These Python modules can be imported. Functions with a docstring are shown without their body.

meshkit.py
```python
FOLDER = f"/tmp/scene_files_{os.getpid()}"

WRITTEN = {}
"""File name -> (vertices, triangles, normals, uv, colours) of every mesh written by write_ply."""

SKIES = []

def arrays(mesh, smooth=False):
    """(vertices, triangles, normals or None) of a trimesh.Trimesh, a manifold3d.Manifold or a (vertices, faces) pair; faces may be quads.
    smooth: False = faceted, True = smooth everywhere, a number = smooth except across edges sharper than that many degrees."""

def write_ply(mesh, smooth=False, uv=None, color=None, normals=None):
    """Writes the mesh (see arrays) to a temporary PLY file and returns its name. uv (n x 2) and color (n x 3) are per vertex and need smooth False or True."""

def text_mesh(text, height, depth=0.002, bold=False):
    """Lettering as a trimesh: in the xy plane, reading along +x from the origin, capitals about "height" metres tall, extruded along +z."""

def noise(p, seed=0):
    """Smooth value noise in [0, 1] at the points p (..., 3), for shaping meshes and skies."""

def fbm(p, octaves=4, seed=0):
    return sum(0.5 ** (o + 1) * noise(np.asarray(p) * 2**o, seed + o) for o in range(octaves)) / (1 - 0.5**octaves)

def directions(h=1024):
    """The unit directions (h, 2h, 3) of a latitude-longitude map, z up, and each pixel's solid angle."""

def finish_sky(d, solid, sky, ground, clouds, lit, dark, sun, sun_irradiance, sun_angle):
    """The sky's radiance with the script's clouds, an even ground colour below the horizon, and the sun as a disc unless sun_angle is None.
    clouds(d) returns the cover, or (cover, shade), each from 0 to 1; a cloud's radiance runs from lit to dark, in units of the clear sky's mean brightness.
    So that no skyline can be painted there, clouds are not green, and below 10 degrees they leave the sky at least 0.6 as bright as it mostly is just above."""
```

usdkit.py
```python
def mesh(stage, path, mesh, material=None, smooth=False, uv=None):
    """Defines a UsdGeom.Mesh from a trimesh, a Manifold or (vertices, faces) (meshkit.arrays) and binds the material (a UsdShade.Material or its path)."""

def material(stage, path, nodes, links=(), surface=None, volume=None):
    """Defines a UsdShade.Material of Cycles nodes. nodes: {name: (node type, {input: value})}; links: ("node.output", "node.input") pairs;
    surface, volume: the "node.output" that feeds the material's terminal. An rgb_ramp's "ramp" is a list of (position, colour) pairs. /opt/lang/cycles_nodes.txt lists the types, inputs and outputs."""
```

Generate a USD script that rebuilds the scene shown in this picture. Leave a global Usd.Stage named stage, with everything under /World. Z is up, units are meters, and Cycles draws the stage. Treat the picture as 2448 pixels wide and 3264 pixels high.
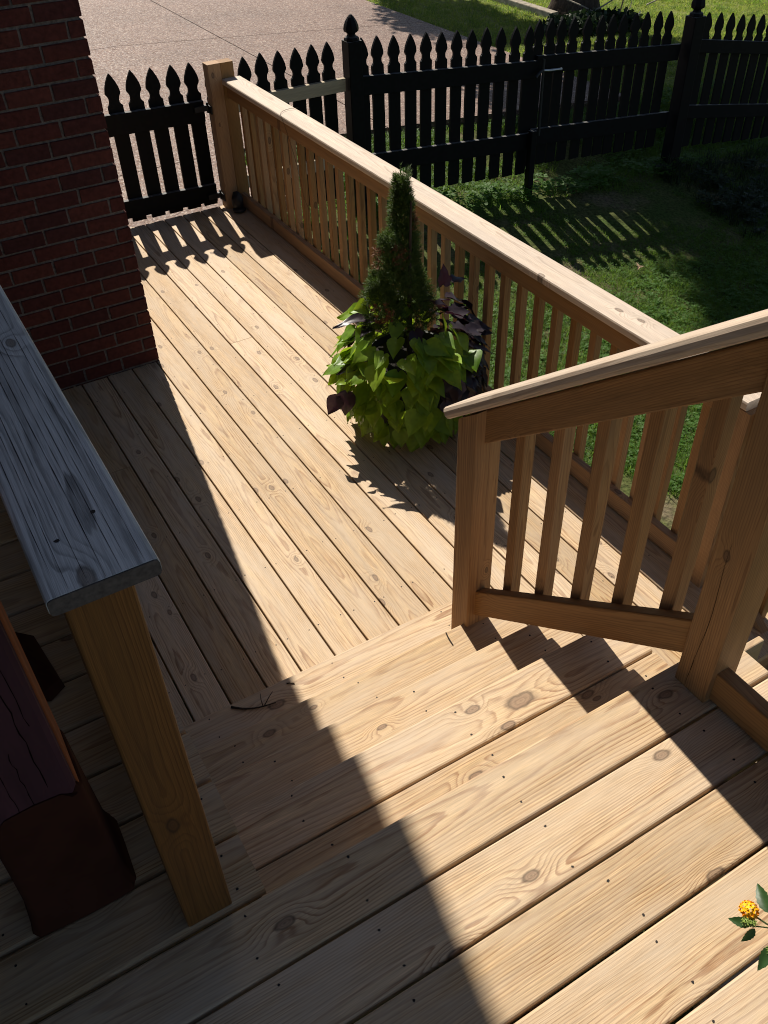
import math, random
import numpy as np, trimesh, usdkit, meshkit
from pxr import Usd, UsdGeom, UsdLux, UsdShade, Gf, Sdf, Vt

stage = Usd.Stage.CreateInMemory()
UsdGeom.SetStageUpAxis(stage, UsdGeom.Tokens.z)
UsdGeom.SetStageMetersPerUnit(stage, 1.0)
UsdGeom.Xform.Define(stage, '/World')
UsdGeom.Scope.Define(stage, '/World/Looks')
rng = np.random.default_rng(7)

# ------------------------------------------------------------------ camera, sky, sun
FPX = 2816.33
RIGHT = (0.8606355649, -0.5085022516, -0.0270533651)
DOWN = (-0.3541101521, -0.5594582514, -0.7494080765)
FWD = (0.3659404659, 0.6545471145, -0.6615554778)
CAM = (0.0, 0.0, 2.633)
cam = UsdGeom.Camera.Define(stage, '/World/camera')
cam.CreateFocalLengthAttr(29.0)
cam.CreateHorizontalApertureAttr(29.0 * 2448 / FPX)
cam.CreateVerticalApertureAttr(29.0 * 3264 / FPX)
cam.CreateClippingRangeAttr(Gf.Vec2f(0.05, 500))
cam.AddTransformOp().Set(Gf.Matrix4d(*RIGHT, 0, *[-x for x in DOWN], 0, *[-x for x in FWD], 0, *CAM, 1))
cam.CreateExposureAttr(0.38)

SUN = np.array([0.14, 0.90, 1.0]); SUN /= np.linalg.norm(SUN)
SUN_I, SKY_S = 1.25, 0.050
sun = UsdLux.DistantLight.Define(stage, '/World/sun')
sun.CreateIntensityAttr(SUN_I); sun.CreateAngleAttr(0.5); sun.CreateNormalizeAttr(True)
sun.CreateColorAttr(Gf.Vec3f(1.0, 0.93, 0.82))
_x = np.cross([0, 0, 1.0], SUN); _x /= np.linalg.norm(_x); _y = np.cross(SUN, _x)
sun.AddTransformOp().Set(Gf.Matrix4d(*_x, 0, *_y, 0, *SUN, 0, 0, 0, 30, 1))
dome = UsdLux.DomeLight.Define(stage, '/World/sky')
skym = usdkit.material(stage, '/World/Looks/sky', {
    's': ('sky_texture', {'sky_type': 'single_scattering', 'sun_disc': False, 'sun_elevation': float(math.asin(SUN[2])), 'sun_rotation': float(math.atan2(SUN[0], SUN[1]))}),
    'b': ('background_shader', {'strength': SKY_S})}, [('s.color', 'b.color')], surface='b.background')
UsdShade.MaterialBindingAPI.Apply(dome.GetPrim()).Bind(skym)
dome.GetPrim().SetCustomDataByKey('kind', 'structure')

# ------------------------------------------------------------------ naming helpers
used = {}
def numbered(parent, name):
    k = (parent, name); n = used.get(k, 0); used[k] = n + 1
    return f'{parent}/{name}' + (f'_{n:03d}' if n else '')
def path_of(p): return '/World' if p is None else str(p.GetPath())
def tag(o, label=None, cat=None, group=None, kind=None):
    p = o.GetPrim() if hasattr(o, 'GetPrim') else o
    for k, v in (('label', label), ('category', cat), ('group', group), ('kind', kind)):
        if v: p.SetCustomDataByKey(k, v)
    return p
def thing(name, label, cat, loc=(0, 0, 0), group=None, kind=None):
    x = UsdGeom.Xform.Define(stage, numbered('/World', name))
    if any(loc): x.AddTranslateOp().Set(Gf.Vec3d(*map(float, loc)))
    return tag(x, label, cat, group, kind)
def obj(name, mesh, mat, parent=None, smooth=False):
    return usdkit.mesh(stage, numbered(path_of(parent), name), mesh, mat, smooth).GetPrim()
def primvar(prim, name, arr, typ):
    UsdGeom.PrimvarsAPI(prim).CreatePrimvar(name, typ, 'vertex').Set(arr)

# ------------------------------------------------------------------ materials
def mat(name, nodes, links, surface='p.BSDF'):
    return usdkit.material(stage, '/World/Looks/' + name, nodes, links, surface=surface)

def wood(name, early, late, grey, knotc, ring=0.0055, greyamt=0.35, rough=0.62, contrast=1.0, spec=0.3, fine=0.25):
    """Sawn softwood: growth rings round a pith that runs along the board (primvar bc), knots that bend them, fibre and weathering."""
    n = {
     'bc': ('attribute', {'attribute': 'bc'}), 'ti': ('attribute', {'attribute': 'tint'}), 'kn': ('attribute', {'attribute': 'kn'}),
     'x': ('separate_xyz', {}), 'k': ('separate_xyz', {}),
     # random knots
     'kv': ('combine_xyz', {}), 'ku': ('math', {'math_type': 'multiply', 'value2': 2.1}), 'kw': ('math', {'math_type': 'multiply', 'value2': 4.2}),
     'vo': ('voronoi_texture', {'dimensions': '2D', 'feature': 'f1', 'scale': 1.0, 'randomness': 1.0}),
     'vc': ('separate_color', {}), 'ex': ('math', {'math_type': 'greater_than', 'value2': 0.74}), 'inv': ('math', {'math_type': 'subtract', 'value1': 1.0}),
     'd1': ('math', {'math_type': 'add'}),
     # explicit knot
     'eu': ('math', {'math_type': 'subtract'}), 'eu2': ('math', {'math_type': 'multiply', 'value2': 0.5}), 'ev': ('math', {'math_type': 'subtract'}),
     'ec': ('combine_xyz', {}), 'el': ('vector_math', {'vector_math_type': 'length', 'math_type': 'length'}), 'ed': ('math', {'math_type': 'divide'}),
     'ed2': ('math', {'math_type': 'multiply', 'value2': 0.085}),
     'd': ('math', {'math_type': 'minimum'}),
     'wn': ('noise_texture', {'scale': 38.0, 'detail': 4.0}), 'wd': ('math', {'math_type': 'multiply_add', 'value2': 0.035}), 'wd0': ('math', {'math_type': 'subtract', 'value2': 0.5}),
     'warp': ('map_range', {'range_type': 'smootherstep', 'from_min': 0.0, 'from_max': 0.20, 'to_min': 0.017, 'to_max': 0.0, 'clamp': True}),
     # rings
     'vw': ('combine_xyz', {'x': 0.0}), 'r': ('vector_math', {'math_type': 'length'}),
     'lm': ('vector_math', {'math_type': 'multiply', 'vector2': (1.3, 6.0, 6.0)}), 'ln': ('noise_texture', {'scale': 1.0, 'detail': 2.0, 'roughness': 0.45}),
     'la': ('math', {'math_type': 'multiply_add', 'value2': 0.048}), 'r2': ('math', {'math_type': 'add'}),
     'm1': ('vector_math', {'math_type': 'multiply', 'vector2': (9.0, 120.0, 120.0)}), 'n1': ('noise_texture', {'scale': 1.0, 'detail': 2.0}),
     'r2b': ('math', {'math_type': 'multiply_add', 'value2': 0.0035}),
     'rs': ('math', {'math_type': 'divide', 'value2': ring}), 'fr': ('math', {'math_type': 'fraction'}),
     'rr': ('rgb_ramp', {'ramp': [(0.0, (0.0,)*3), (0.35, (0.06,)*3), (0.62, (0.3,)*3), (0.84, (1.0,)*3), (0.93, (0.85,)*3), (1.0, (0.0,)*3)]}),
     'rl': ('noise_texture', {'scale': 1.0, 'detail': 1.0}), 'rlm': ('vector_math', {'math_type': 'multiply', 'vector2': (2.0, 14.0, 14.0)}),
     'rlr': ('map_range', {'from_min': 0.3, 'from_max': 0.7, 'to_min': 0.45 * contrast, 'to_max': 1.0 * contrast, 'clamp': True}),
     'rf': ('math', {'math_type': 'multiply', 'use_clamp': True}),
     'c1': ('mix_color', {'a': early, 'b': late}),
     # fibres
     'm2': ('vector_math', {'math_type': 'multiply', 'vector2': (14.0, 700.0, 700.0)}), 'n2': ('noise_texture', {'scale': 1.0, 'detail': 3.0, 'roughness': 0.65}),
     'f2': ('map_range', {'from_min': 0.3, 'from_max': 0.7, 'to_min': 1.0 - fine, 'to_max': 1.0 + fine * 0.55, 'clamp': True}),
     'c2': ('mix_color', {'blend_type': 'multiply', 'fac': 1.0, 'use_clamp': False}), 'f2c': ('combine_xyz', {}),
     'm3': ('vector_math', {'math_type': 'multiply', 'vector2': (1.1, 42.0, 42.0)}), 'n3': ('noise_texture', {'scale': 1.0, 'detail': 3.0, 'roughness': 0.55}),
     'f3': ('map_range', {'from_min': 0.3, 'from_max': 0.7, 'to_min': 0.83, 'to_max': 1.12, 'clamp': True}), 'f23': ('math', {'math_type': 'multiply'}),
     # weathering and stains
     'gm': ('vector_math', {'math_type': 'multiply', 'vector2': (2.6, 11.0, 11.0)}), 'gn': ('noise_texture', {'scale': 1.0, 'detail': 6.0, 'roughness': 0.68}),
     'gr': ('map_range', {'from_min': 0.38, 'from_max': 0.68, 'to_min': 0.0, 'to_max': greyamt, 'clamp': True}),
     'c3': ('mix_color', {'b': grey}),
     'sm': ('vector_math', {'math_type': 'multiply', 'vector2': (5.0, 24.0, 24.0)}), 'sn': ('noise_texture', {'scale': 1.0, 'detail': 6.0, 'roughness': 0.7}),
     'sr': ('map_range', {'from_min': 0.62, 'from_max': 0.76, 'to_min': 0.0, 'to_max': 0.35, 'clamp': True}),
     'c3b': ('mix_color', {'b': tuple(0.40 * g for g in grey)}),
     # knot colour
     'ki': ('map_range', {'range_type': 'smoothstep', 'from_min': 0.036, 'from_max': 0.056, 'to_min': 0.75, 'to_max': 0.0, 'clamp': True}),
     'kr': ('rgb_ramp', {'ramp': [(0.0, tuple(0.55 * k for k in knotc)), (0.10, knotc), (0.25, tuple(1.35 * k for k in knotc)), (0.33, tuple(0.8 * k for k in knotc)), (0.48, tuple(1.25 * k for k in knotc)), (0.62, tuple(0.7 * k for k in knotc)), (0.74, tuple(0.30 * k for k in knotc)), (0.82, tuple(0.55 * k for k in knotc)), (1.0, tuple(0.9 * k for k in knotc))]}),
     'kd': ('math', {'math_type': 'multiply', 'value2': 20.0}),
     'c4': ('mix_color', {}), 'tv': ('hsv', {'hue': 0.5, 'saturation': 1.0, 'fac': 1.0}),
     'ts': ('math', {'math_type': 'multiply_add', 'value2': -0.55, 'value3': 1.5}),
     'bu': ('bump', {'strength': 0.35, 'distance': 0.0012}),
     'p': ('principled_bsdf', {'roughness': rough, 'specular_ior_level': spec})}
    n['el'] = ('vector_math', {'math_type': 'length'})
    l = [('bc.vector', 'x.vector'), ('kn.vector', 'k.vector'),
     ('x.x', 'ku.value1'), ('x.y', 'kw.value1'), ('ku.value', 'kv.x'), ('kw.value', 'kv.y'), ('kv.vector', 'vo.vector'),
     ('vo.color', 'vc.color'), ('vc.r', 'ex.value1'), ('vo.distance', 'd1.value1'), ('ex.value', 'd1.value2'),
     ('x.x', 'eu.value1'), ('k.x', 'eu.value2'), ('eu.value', 'eu2.value1'), ('x.y', 'ev.value1'), ('k.y', 'ev.value2'),
     ('eu2.value', 'ec.x'), ('ev.value', 'ec.y'), ('ec.vector', 'el.vector1'), ('el.value', 'ed.value1'), ('k.z', 'ed.value2'), ('ed.value', 'ed2.value1'),
     ('d1.value', 'd.value1'), ('ed2.value', 'd.value2'),
     ('bc.vector', 'wn.vector'), ('wn.fac', 'wd0.value1'), ('wd0.value', 'wd.value1'), ('d.value', 'wd.value3'),
     ('d.value', 'warp.value'),
     ('x.y', 'vw.y'), ('x.z', 'vw.z'), ('vw.vector', 'r.vector1'),
     ('bc.vector', 'lm.vector1'), ('lm.vector', 'ln.vector'), ('ln.fac', 'la.value1'), ('r.value', 'la.value3'),
     ('la.value', 'r2.value1'), ('warp.result', 'r2.value2'),
     ('bc.vector', 'm1.vector1'), ('m1.vector', 'n1.vector'), ('n1.fac', 'r2b.value1'), ('r2.value', 'r2b.value3'),
     ('r2b.value', 'rs.value1'), ('rs.value', 'fr.value1'), ('fr.value', 'rr.fac'),
     ('bc.vector', 'rlm.vector1'), ('rlm.vector', 'rl.vector'), ('rl.fac', 'rlr.value'), ('rr.color', 'rf.value1'), ('rlr.result', 'rf.value2'),
     ('rf.value', 'c1.fac'),
     ('bc.vector', 'm2.vector1'), ('m2.vector', 'n2.vector'), ('n2.fac', 'f2.value'), ('bc.vector', 'm3.vector1'), ('m3.vector', 'n3.vector'), ('n3.fac', 'f3.value'), ('f2.result', 'f23.value1'), ('f3.result', 'f23.value2'), ('f23.value', 'f2c.x'), ('f23.value', 'f2c.y'), ('f23.value', 'f2c.z'),
     ('c1.result', 'c2.a'), ('f2c.vector', 'c2.b'),
     ('bc.vector', 'gm.vector1'), ('gm.vector', 'gn.vector'), ('gn.fac', 'gr.value'), ('gr.result', 'c3.fac'), ('c2.result', 'c3.a'),
     ('bc.vector', 'sm.vector1'), ('sm.vector', 'sn.vector'), ('sn.fac', 'sr.value'), ('sr.result', 'c3b.fac'), ('c3.result', 'c3b.a'),
     ('wd.value', 'ki.value'), ('wd.value', 'kd.value1'), ('kd.value', 'kr.fac'), ('ki.result', 'c4.fac'), ('c3b.result', 'c4.a'), ('kr.color', 'c4.b'),
     ('c4.result', 'tv.color'), ('ti.fac', 'tv.value'), ('ti.fac', 'ts.value1'), ('ts.value', 'tv.saturation'),
     ('tv.color', 'p.base_color'),
     ('n2.fac', 'bu.height'), ('bu.normal', 'p.normal')]
    return mat(name, n, l)

M = {}
M['deckwood'] = wood('deck_wood', (0.60, 0.412, 0.218), (0.325, 0.168, 0.070), (0.52, 0.405, 0.285), (0.20, 0.12, 0.07), contrast=1.15, greyamt=0.75, fine=0.40)
M['railwood'] = wood('rail_wood', (0.40, 0.22, 0.088), (0.235, 0.108, 0.040), (0.30, 0.20, 0.115), (0.13, 0.07, 0.04), greyamt=0.22)
M['capwood'] = wood('cap_wood', (0.63, 0.50, 0.38), (0.42, 0.30, 0.21), (0.50, 0.43, 0.37), (0.18, 0.12, 0.08), greyamt=0.45)
M['greywood'] = wood('weathered_wood', (0.56, 0.55, 0.53), (0.24, 0.235, 0.225), (0.70, 0.69, 0.67), (0.16, 0.12, 0.09), greyamt=0.6, ring=0.0075, contrast=1.5, fine=0.4)
M['orangewood'] = wood('porch_post_wood', (0.165, 0.072, 0.019), (0.098, 0.037, 0.009), (0.14, 0.07, 0.025), (0.075, 0.032, 0.012), greyamt=0.2)
M['barewood'] = wood('bare_rail_wood', (0.52, 0.42, 0.28), (0.36, 0.27, 0.16), (0.42, 0.37, 0.28), (0.16, 0.1, 0.06), greyamt=0.35)

def simple(name, col, var=0.25, scale=30.0, rough=0.6, spec=0.4, bump=0.0, bscale=None, detail=4.0, stretch=None, metallic=0.0):
    n = {'g': ('geometry', {}), 'n': ('noise_texture', {'scale': scale, 'detail': detail, 'roughness': 0.6}),
         'r': ('map_range', {'from_min': 0.3, 'from_max': 0.7, 'to_min': 1 - var, 'to_max': 1 + var, 'clamp': True}),
         'v': ('hsv', {'color': col, 'hue': 0.5, 'saturation': 1.0, 'fac': 1.0}), 'p': ('principled_bsdf', {'roughness': rough, 'specular_ior_level': spec, 'metallic': metallic})}
    l = [('n.fac', 'r.value'), ('r.result', 'v.value'), ('v.color', 'p.base_color')]
    if stretch:
        n['s'] = ('vector_math', {'math_type': 'multiply', 'vector2': stretch}); l += [('g.position', 's.vector1'), ('s.vector', 'n.vector')]
    else: l.append(('g.position', 'n.vector'))
    if bump:
        n['bn'] = ('noise_texture', {'scale': bscale or scale * 3, 'detail': 3.0}); n['b'] = ('bump', {'strength': 0.6, 'distance': bump})
        l += [('g.position', 'bn.vector'), ('bn.fac', 'b.height'), ('b.normal', 'p.normal')]
    return mat(name, n, l)
M['black'] = mat('black_fence_paint', {   # black paint; up-facing faces coloured pale to stand in for sunlit slivers
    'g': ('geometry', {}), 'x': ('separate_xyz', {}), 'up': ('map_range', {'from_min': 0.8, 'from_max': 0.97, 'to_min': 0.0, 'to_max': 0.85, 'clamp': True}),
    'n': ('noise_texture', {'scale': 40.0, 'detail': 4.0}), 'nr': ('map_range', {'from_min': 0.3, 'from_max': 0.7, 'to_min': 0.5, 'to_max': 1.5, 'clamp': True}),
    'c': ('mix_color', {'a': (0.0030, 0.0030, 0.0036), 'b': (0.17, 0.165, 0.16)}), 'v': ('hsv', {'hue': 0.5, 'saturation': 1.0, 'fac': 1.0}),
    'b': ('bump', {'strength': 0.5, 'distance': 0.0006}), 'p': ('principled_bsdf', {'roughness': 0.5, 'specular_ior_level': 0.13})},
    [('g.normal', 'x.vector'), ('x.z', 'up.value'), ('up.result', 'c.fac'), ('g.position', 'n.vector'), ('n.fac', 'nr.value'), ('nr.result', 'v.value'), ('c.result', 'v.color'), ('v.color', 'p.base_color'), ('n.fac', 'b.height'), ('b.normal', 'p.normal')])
M['iron'] = simple('black_iron', (0.015, 0.015, 0.016), rough=0.5, bump=0.0008, bscale=80)
M['steel'] = simple('dull_steel', (0.45, 0.44, 0.43), rough=0.32, metallic=1.0)
M['screw'] = simple('screw_head', (0.012, 0.008, 0.006), rough=0.7)
M['mortar'] = simple('mortar', (0.125, 0.112, 0.106), var=0.4, scale=60, rough=0.9, spec=0.1, bump=0.002, bscale=250)
for i, c in enumerate([(0.068, 0.020, 0.017), (0.058, 0.018, 0.0165), (0.078, 0.024, 0.0195), (0.049, 0.0165, 0.016)]):
    M[f'brick{i}'] = simple(f'brick_{"abcd"[i]}', c, var=0.3, scale=45, rough=0.85, spec=0.15, bump=0.0025, bscale=140)
M['purple'] = simple('peeling_red_paint', (0.058, 0.022, 0.028), var=0.3, scale=6, rough=0.75, spec=0.2, stretch=(3, 3, 0.4), bump=0.0015, bscale=60)
M['base_brown'] = simple('brown_base_paint', (0.042, 0.014, 0.008), var=0.2, scale=14, rough=0.9, spec=0.1, bump=0.003, bscale=40)
M['edge_orange'] = simple('orange_edge', (0.22, 0.065, 0.022), var=0.35, scale=12, rough=0.75, spec=0.2, stretch=(2, 2, 0.3))
M['shaded_endgrain'] = simple('shaded_end_grain', (0.06, 0.05, 0.046), var=0.4, scale=120, rough=0.9)  # dark tone carries the shade on the weathered cap end
M['crack'] = simple('crack', (0.01, 0.006, 0.006), rough=0.9, spec=0.0)
M['roofing'] = simple('porch_soffit', (0.28, 0.26, 0.24), rough=0.8)
M['twig'] = simple('twig_bark', (0.035, 0.024, 0.016), var=0.4, scale=90, rough=0.85)
M['bark'] = simple('tree_bark', (0.055, 0.042, 0.032), var=0.5, scale=10, rough=0.95, spec=0.1, stretch=(4, 4, 0.8), bump=0.02, bscale=14)
M['timber'] = simple('old_timber', (0.30, 0.26, 0.20), var=0.45, scale=14, rough=0.9, bump=0.008, bscale=40)
M['soil'] = simple('potting_soil', (0.012, 0.009, 0.007), rough=0.95, bump=0.004)
M['pot'] = simple('dark_pot', (0.02, 0.022, 0.018), rough=0.6)
M['dirt'] = mat('lawn_soil', {
    'g': ('geometry', {}), 'n': ('noise_texture', {'scale': 2.2, 'detail': 6.0, 'roughness': 0.65}), 'n2': ('noise_texture', {'scale': 38.0, 'detail': 4.0}),
    'r': ('rgb_ramp', {'ramp': [(0.35, (0.055, 0.085, 0.020)), (0.52, (0.085, 0.095, 0.032)), (0.66, (0.15, 0.12, 0.075))]}),
    'r2': ('map_range', {'from_min': 0.3, 'from_max': 0.7, 'to_min': 0.5, 'to_max': 1.4, 'clamp': True}), 'v': ('hsv', {'hue': 0.5, 'saturation': 1.0, 'fac': 1.0}),
    'sx': ('separate_xyz', {}), 'sr': ('map_range', {'from_min': 7.2, 'from_max': 7.7, 'to_min': 0.0, 'to_max': 0.85, 'clamp': True}), 'sy': ('map_range', {'from_min': 6.4, 'from_max': 7.2, 'to_min': 0.0, 'to_max': 1.0, 'clamp': True}), 'sm': ('math', {'math_type': 'multiply'}), 'dry': ('mix_color', {'b': (0.23, 0.25, 0.07)}),
    'b': ('bump', {'strength': 0.8, 'distance': 0.02}), 'p': ('principled_bsdf', {'roughness': 0.95, 'specular_ior_level': 0.1})},
    [('g.position', 'sx.vector'), ('sx.x', 'sr.value'), ('sx.y', 'sy.value'), ('sr.result', 'sm.value1'), ('sy.result', 'sm.value2'), ('sm.value', 'dry.fac'), ('r.color', 'dry.a'), ('dry.result', 'v.color'), ('g.position', 'n.vector'), ('g.position', 'n2.vector'), ('n.fac', 'r.fac'), ('n2.fac', 'r2.value'), ('r2.result', 'v.value'),
     ('v.color', 'p.base_color'), ('n2.fac', 'b.height'), ('b.normal', 'p.normal')])
M['aggregate'] = mat('exposed_aggregate', {
    'g': ('geometry', {}), 'vo': ('voronoi_texture', {'scale': 70.0, 'feature': 'f1', 'randomness': 1.0}), 've': ('voronoi_texture', {'scale': 70.0, 'feature': 'distance_to_edge'}),
    'sc': ('separate_color', {}),
    'r': ('rgb_ramp', {'ramp': [(0.0, (0.09, 0.048, 0.035)), (0.25, (0.20, 0.114, 0.083)), (0.5, (0.265, 0.163, 0.122)), (0.72, (0.165, 0.10, 0.078)), (0.88, (0.34, 0.235, 0.18)), (1.0, (0.50, 0.39, 0.31))]}),
    'er': ('map_range', {'from_min': 0.0, 'from_max': 0.12, 'to_min': 0.7, 'to_max': 0.0, 'clamp': True}), 'mx': ('mix_color', {'b': (0.10, 0.072, 0.058)}),
    'n': ('noise_texture', {'scale': 0.9, 'detail': 4.0, 'roughness': 0.6}), 'nr': ('map_range', {'from_min': 0.3, 'from_max': 0.7, 'to_min': 0.82, 'to_max': 1.12, 'clamp': True}), 'v': ('hsv', {'hue': 0.5, 'saturation': 0.95, 'fac': 1.0}),
    'rg': ('map_range', {'from_min': 0.0, 'from_max': 1.0, 'to_min': 0.42, 'to_max': 0.9, 'clamp': True}),
    'b': ('bump', {'strength': 0.9, 'distance': 0.005}), 'p': ('principled_bsdf', {'specular_ior_level': 0.28})},
    [('g.position', 'vo.vector'), ('g.position', 've.vector'), ('vo.color', 'sc.color'), ('sc.r', 'r.fac'), ('ve.distance', 'er.value'), ('er.result', 'mx.fac'), ('r.color', 'mx.a'),
     ('g.position', 'n.vector'), ('n.fac', 'nr.value'), ('nr.result', 'v.value'), ('mx.result', 'v.color'), ('v.color', 'p.base_color'), ('sc.g', 'rg.value'), ('rg.result', 'p.roughness'),
     ('ve.distance', 'b.height'), ('b.normal', 'p.normal')])

def leafmat(name, a, b, trans=0.4, rough=0.42, spec=0.4, tcol=None, vein=0.25):
    tc = tcol or tuple(min(1, 1.6 * x) for x in b)
    return mat(name, {
        'ti': ('attribute', {'attribute': 'tint'}), 'c': ('mix_color', {'a': a, 'b': b}), 'ct': ('mix_color', {'a': tuple(0.7 * x for x in tc), 'b': tc}),
        'g': ('geometry', {}), 'n': ('noise_texture', {'scale': 60.0, 'detail': 3.0}), 'nr': ('map_range', {'from_min': 0.3, 'from_max': 0.7, 'to_min': 1 - vein, 'to_max': 1 + vein, 'clamp': True}),
        'v': ('hsv', {'hue': 0.5, 'saturation': 1.0, 'fac': 1.0}), 'bp': ('bump', {'strength': 0.3, 'distance': 0.002}),
        'p': ('principled_bsdf', {'roughness': rough, 'specular_ior_level': spec}), 't': ('translucent_bsdf', {}), 'm': ('mix_closure', {'fac': trans})},
        [('ti.fac', 'c.fac'), ('ti.fac', 'ct.fac'), ('g.position', 'n.vector'), ('n.fac', 'nr.value'), ('nr.result', 'v.value'), ('c.result', 'v.color'), ('v.color', 'p.base_color'),
         ('n.fac', 'bp.height'), ('bp.normal', 'p.normal'), ('ct.result', 't.color'), ('p.BSDF', 'm.closure1'), ('t.BSDF', 'm.closure2')], surface='m.closure')
M['lime'] = leafmat('lime_leaf', (0.105, 0.225, 0.014), (0.28, 0.43, 0.030), trans=0.40, tcol=(0.42, 0.60, 0.03))
M['darkleaf'] = leafmat('purple_leaf', (0.014, 0.011, 0.015), (0.038, 0.026, 0.034), trans=0.08, rough=0.38, spec=0.45, tcol=(0.10, 0.02, 0.05))
M['lantleaf'] = leafmat('lantana_leaf', (0.03, 0.075, 0.02), (0.05, 0.12, 0.03), trans=0.25)
def instleaf(name, a, b, trans=0.3, rough=0.55, spec=0.3, tm=1.0):
    return mat(name, {'o': ('object_info', {}), 'g': ('geometry', {}), 'c': ('mix_color', {'a': a, 'b': b}), 'ct': ('mix_color', {'a': tuple(tm*q for q in a), 'b': tuple(tm*q for q in b)}), 'p': ('principled_bsdf', {'roughness': rough, 'specular_ior_level': spec}), 't': ('translucent_bsdf', {}), 'm': ('mix_closure', {'fac': trans})},
        [('g.random_per_island', 'c.fac'), ('g.random_per_island', 'ct.fac'), ('c.result', 'p.base_color'), ('ct.result', 't.color'), ('p.BSDF', 'm.closure1'), ('t.BSDF', 'm.closure2')], surface='m.closure')
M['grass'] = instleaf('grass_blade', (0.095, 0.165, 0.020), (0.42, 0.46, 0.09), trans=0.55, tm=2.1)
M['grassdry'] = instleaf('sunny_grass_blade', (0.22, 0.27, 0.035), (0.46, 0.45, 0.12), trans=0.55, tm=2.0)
M['clover'] = instleaf('clover_leaf', (0.075, 0.165, 0.024), (0.32, 0.40, 0.08), trans=0.5, tm=2.1)
M['spruce'] = instleaf('spruce_needle', (0.065, 0.110, 0.018), (0.220, 0.215, 0.045), trans=0.3, tm=1.6)
M['sprucebrown'] = instleaf('browned_needle', (0.22, 0.085, 0.035), (0.28, 0.15, 0.05), trans=0.1)
M['treeleaf'] = instleaf('tree_leaf', (0.03, 0.07, 0.015), (0.06, 0.12, 0.03), trans=0.3)
M['weed'] = instleaf('weed_leaf', (0.018, 0.036, 0.012), (0.045, 0.07, 0.022), trans=0.2)
M['deadleaf'] = simple('dead_leaf', (0.32, 0.22, 0.13), rough=0.8)
M['petal'] = mat('lantana_petal', {'ti': ('attribute', {'attribute': 'tint'}), 'c': ('mix_color', {'a': (0.85, 0.27, 0.006), 'b': (0.95, 0.58, 0.015)}), 'p': ('principled_bsdf', {'roughness': 0.6, 'specular_ior_level': 0.2})}, [('ti.fac', 'c.fac'), ('c.result', 'p.base_color')])
M['bud'] = simple('lantana_bud', (0.22, 0.30, 0.06), scale=200, var=0.4, rough=0.6)
M['stem'] = simple('green_stem', (0.06, 0.085, 0.025), rough=0.6)

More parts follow.
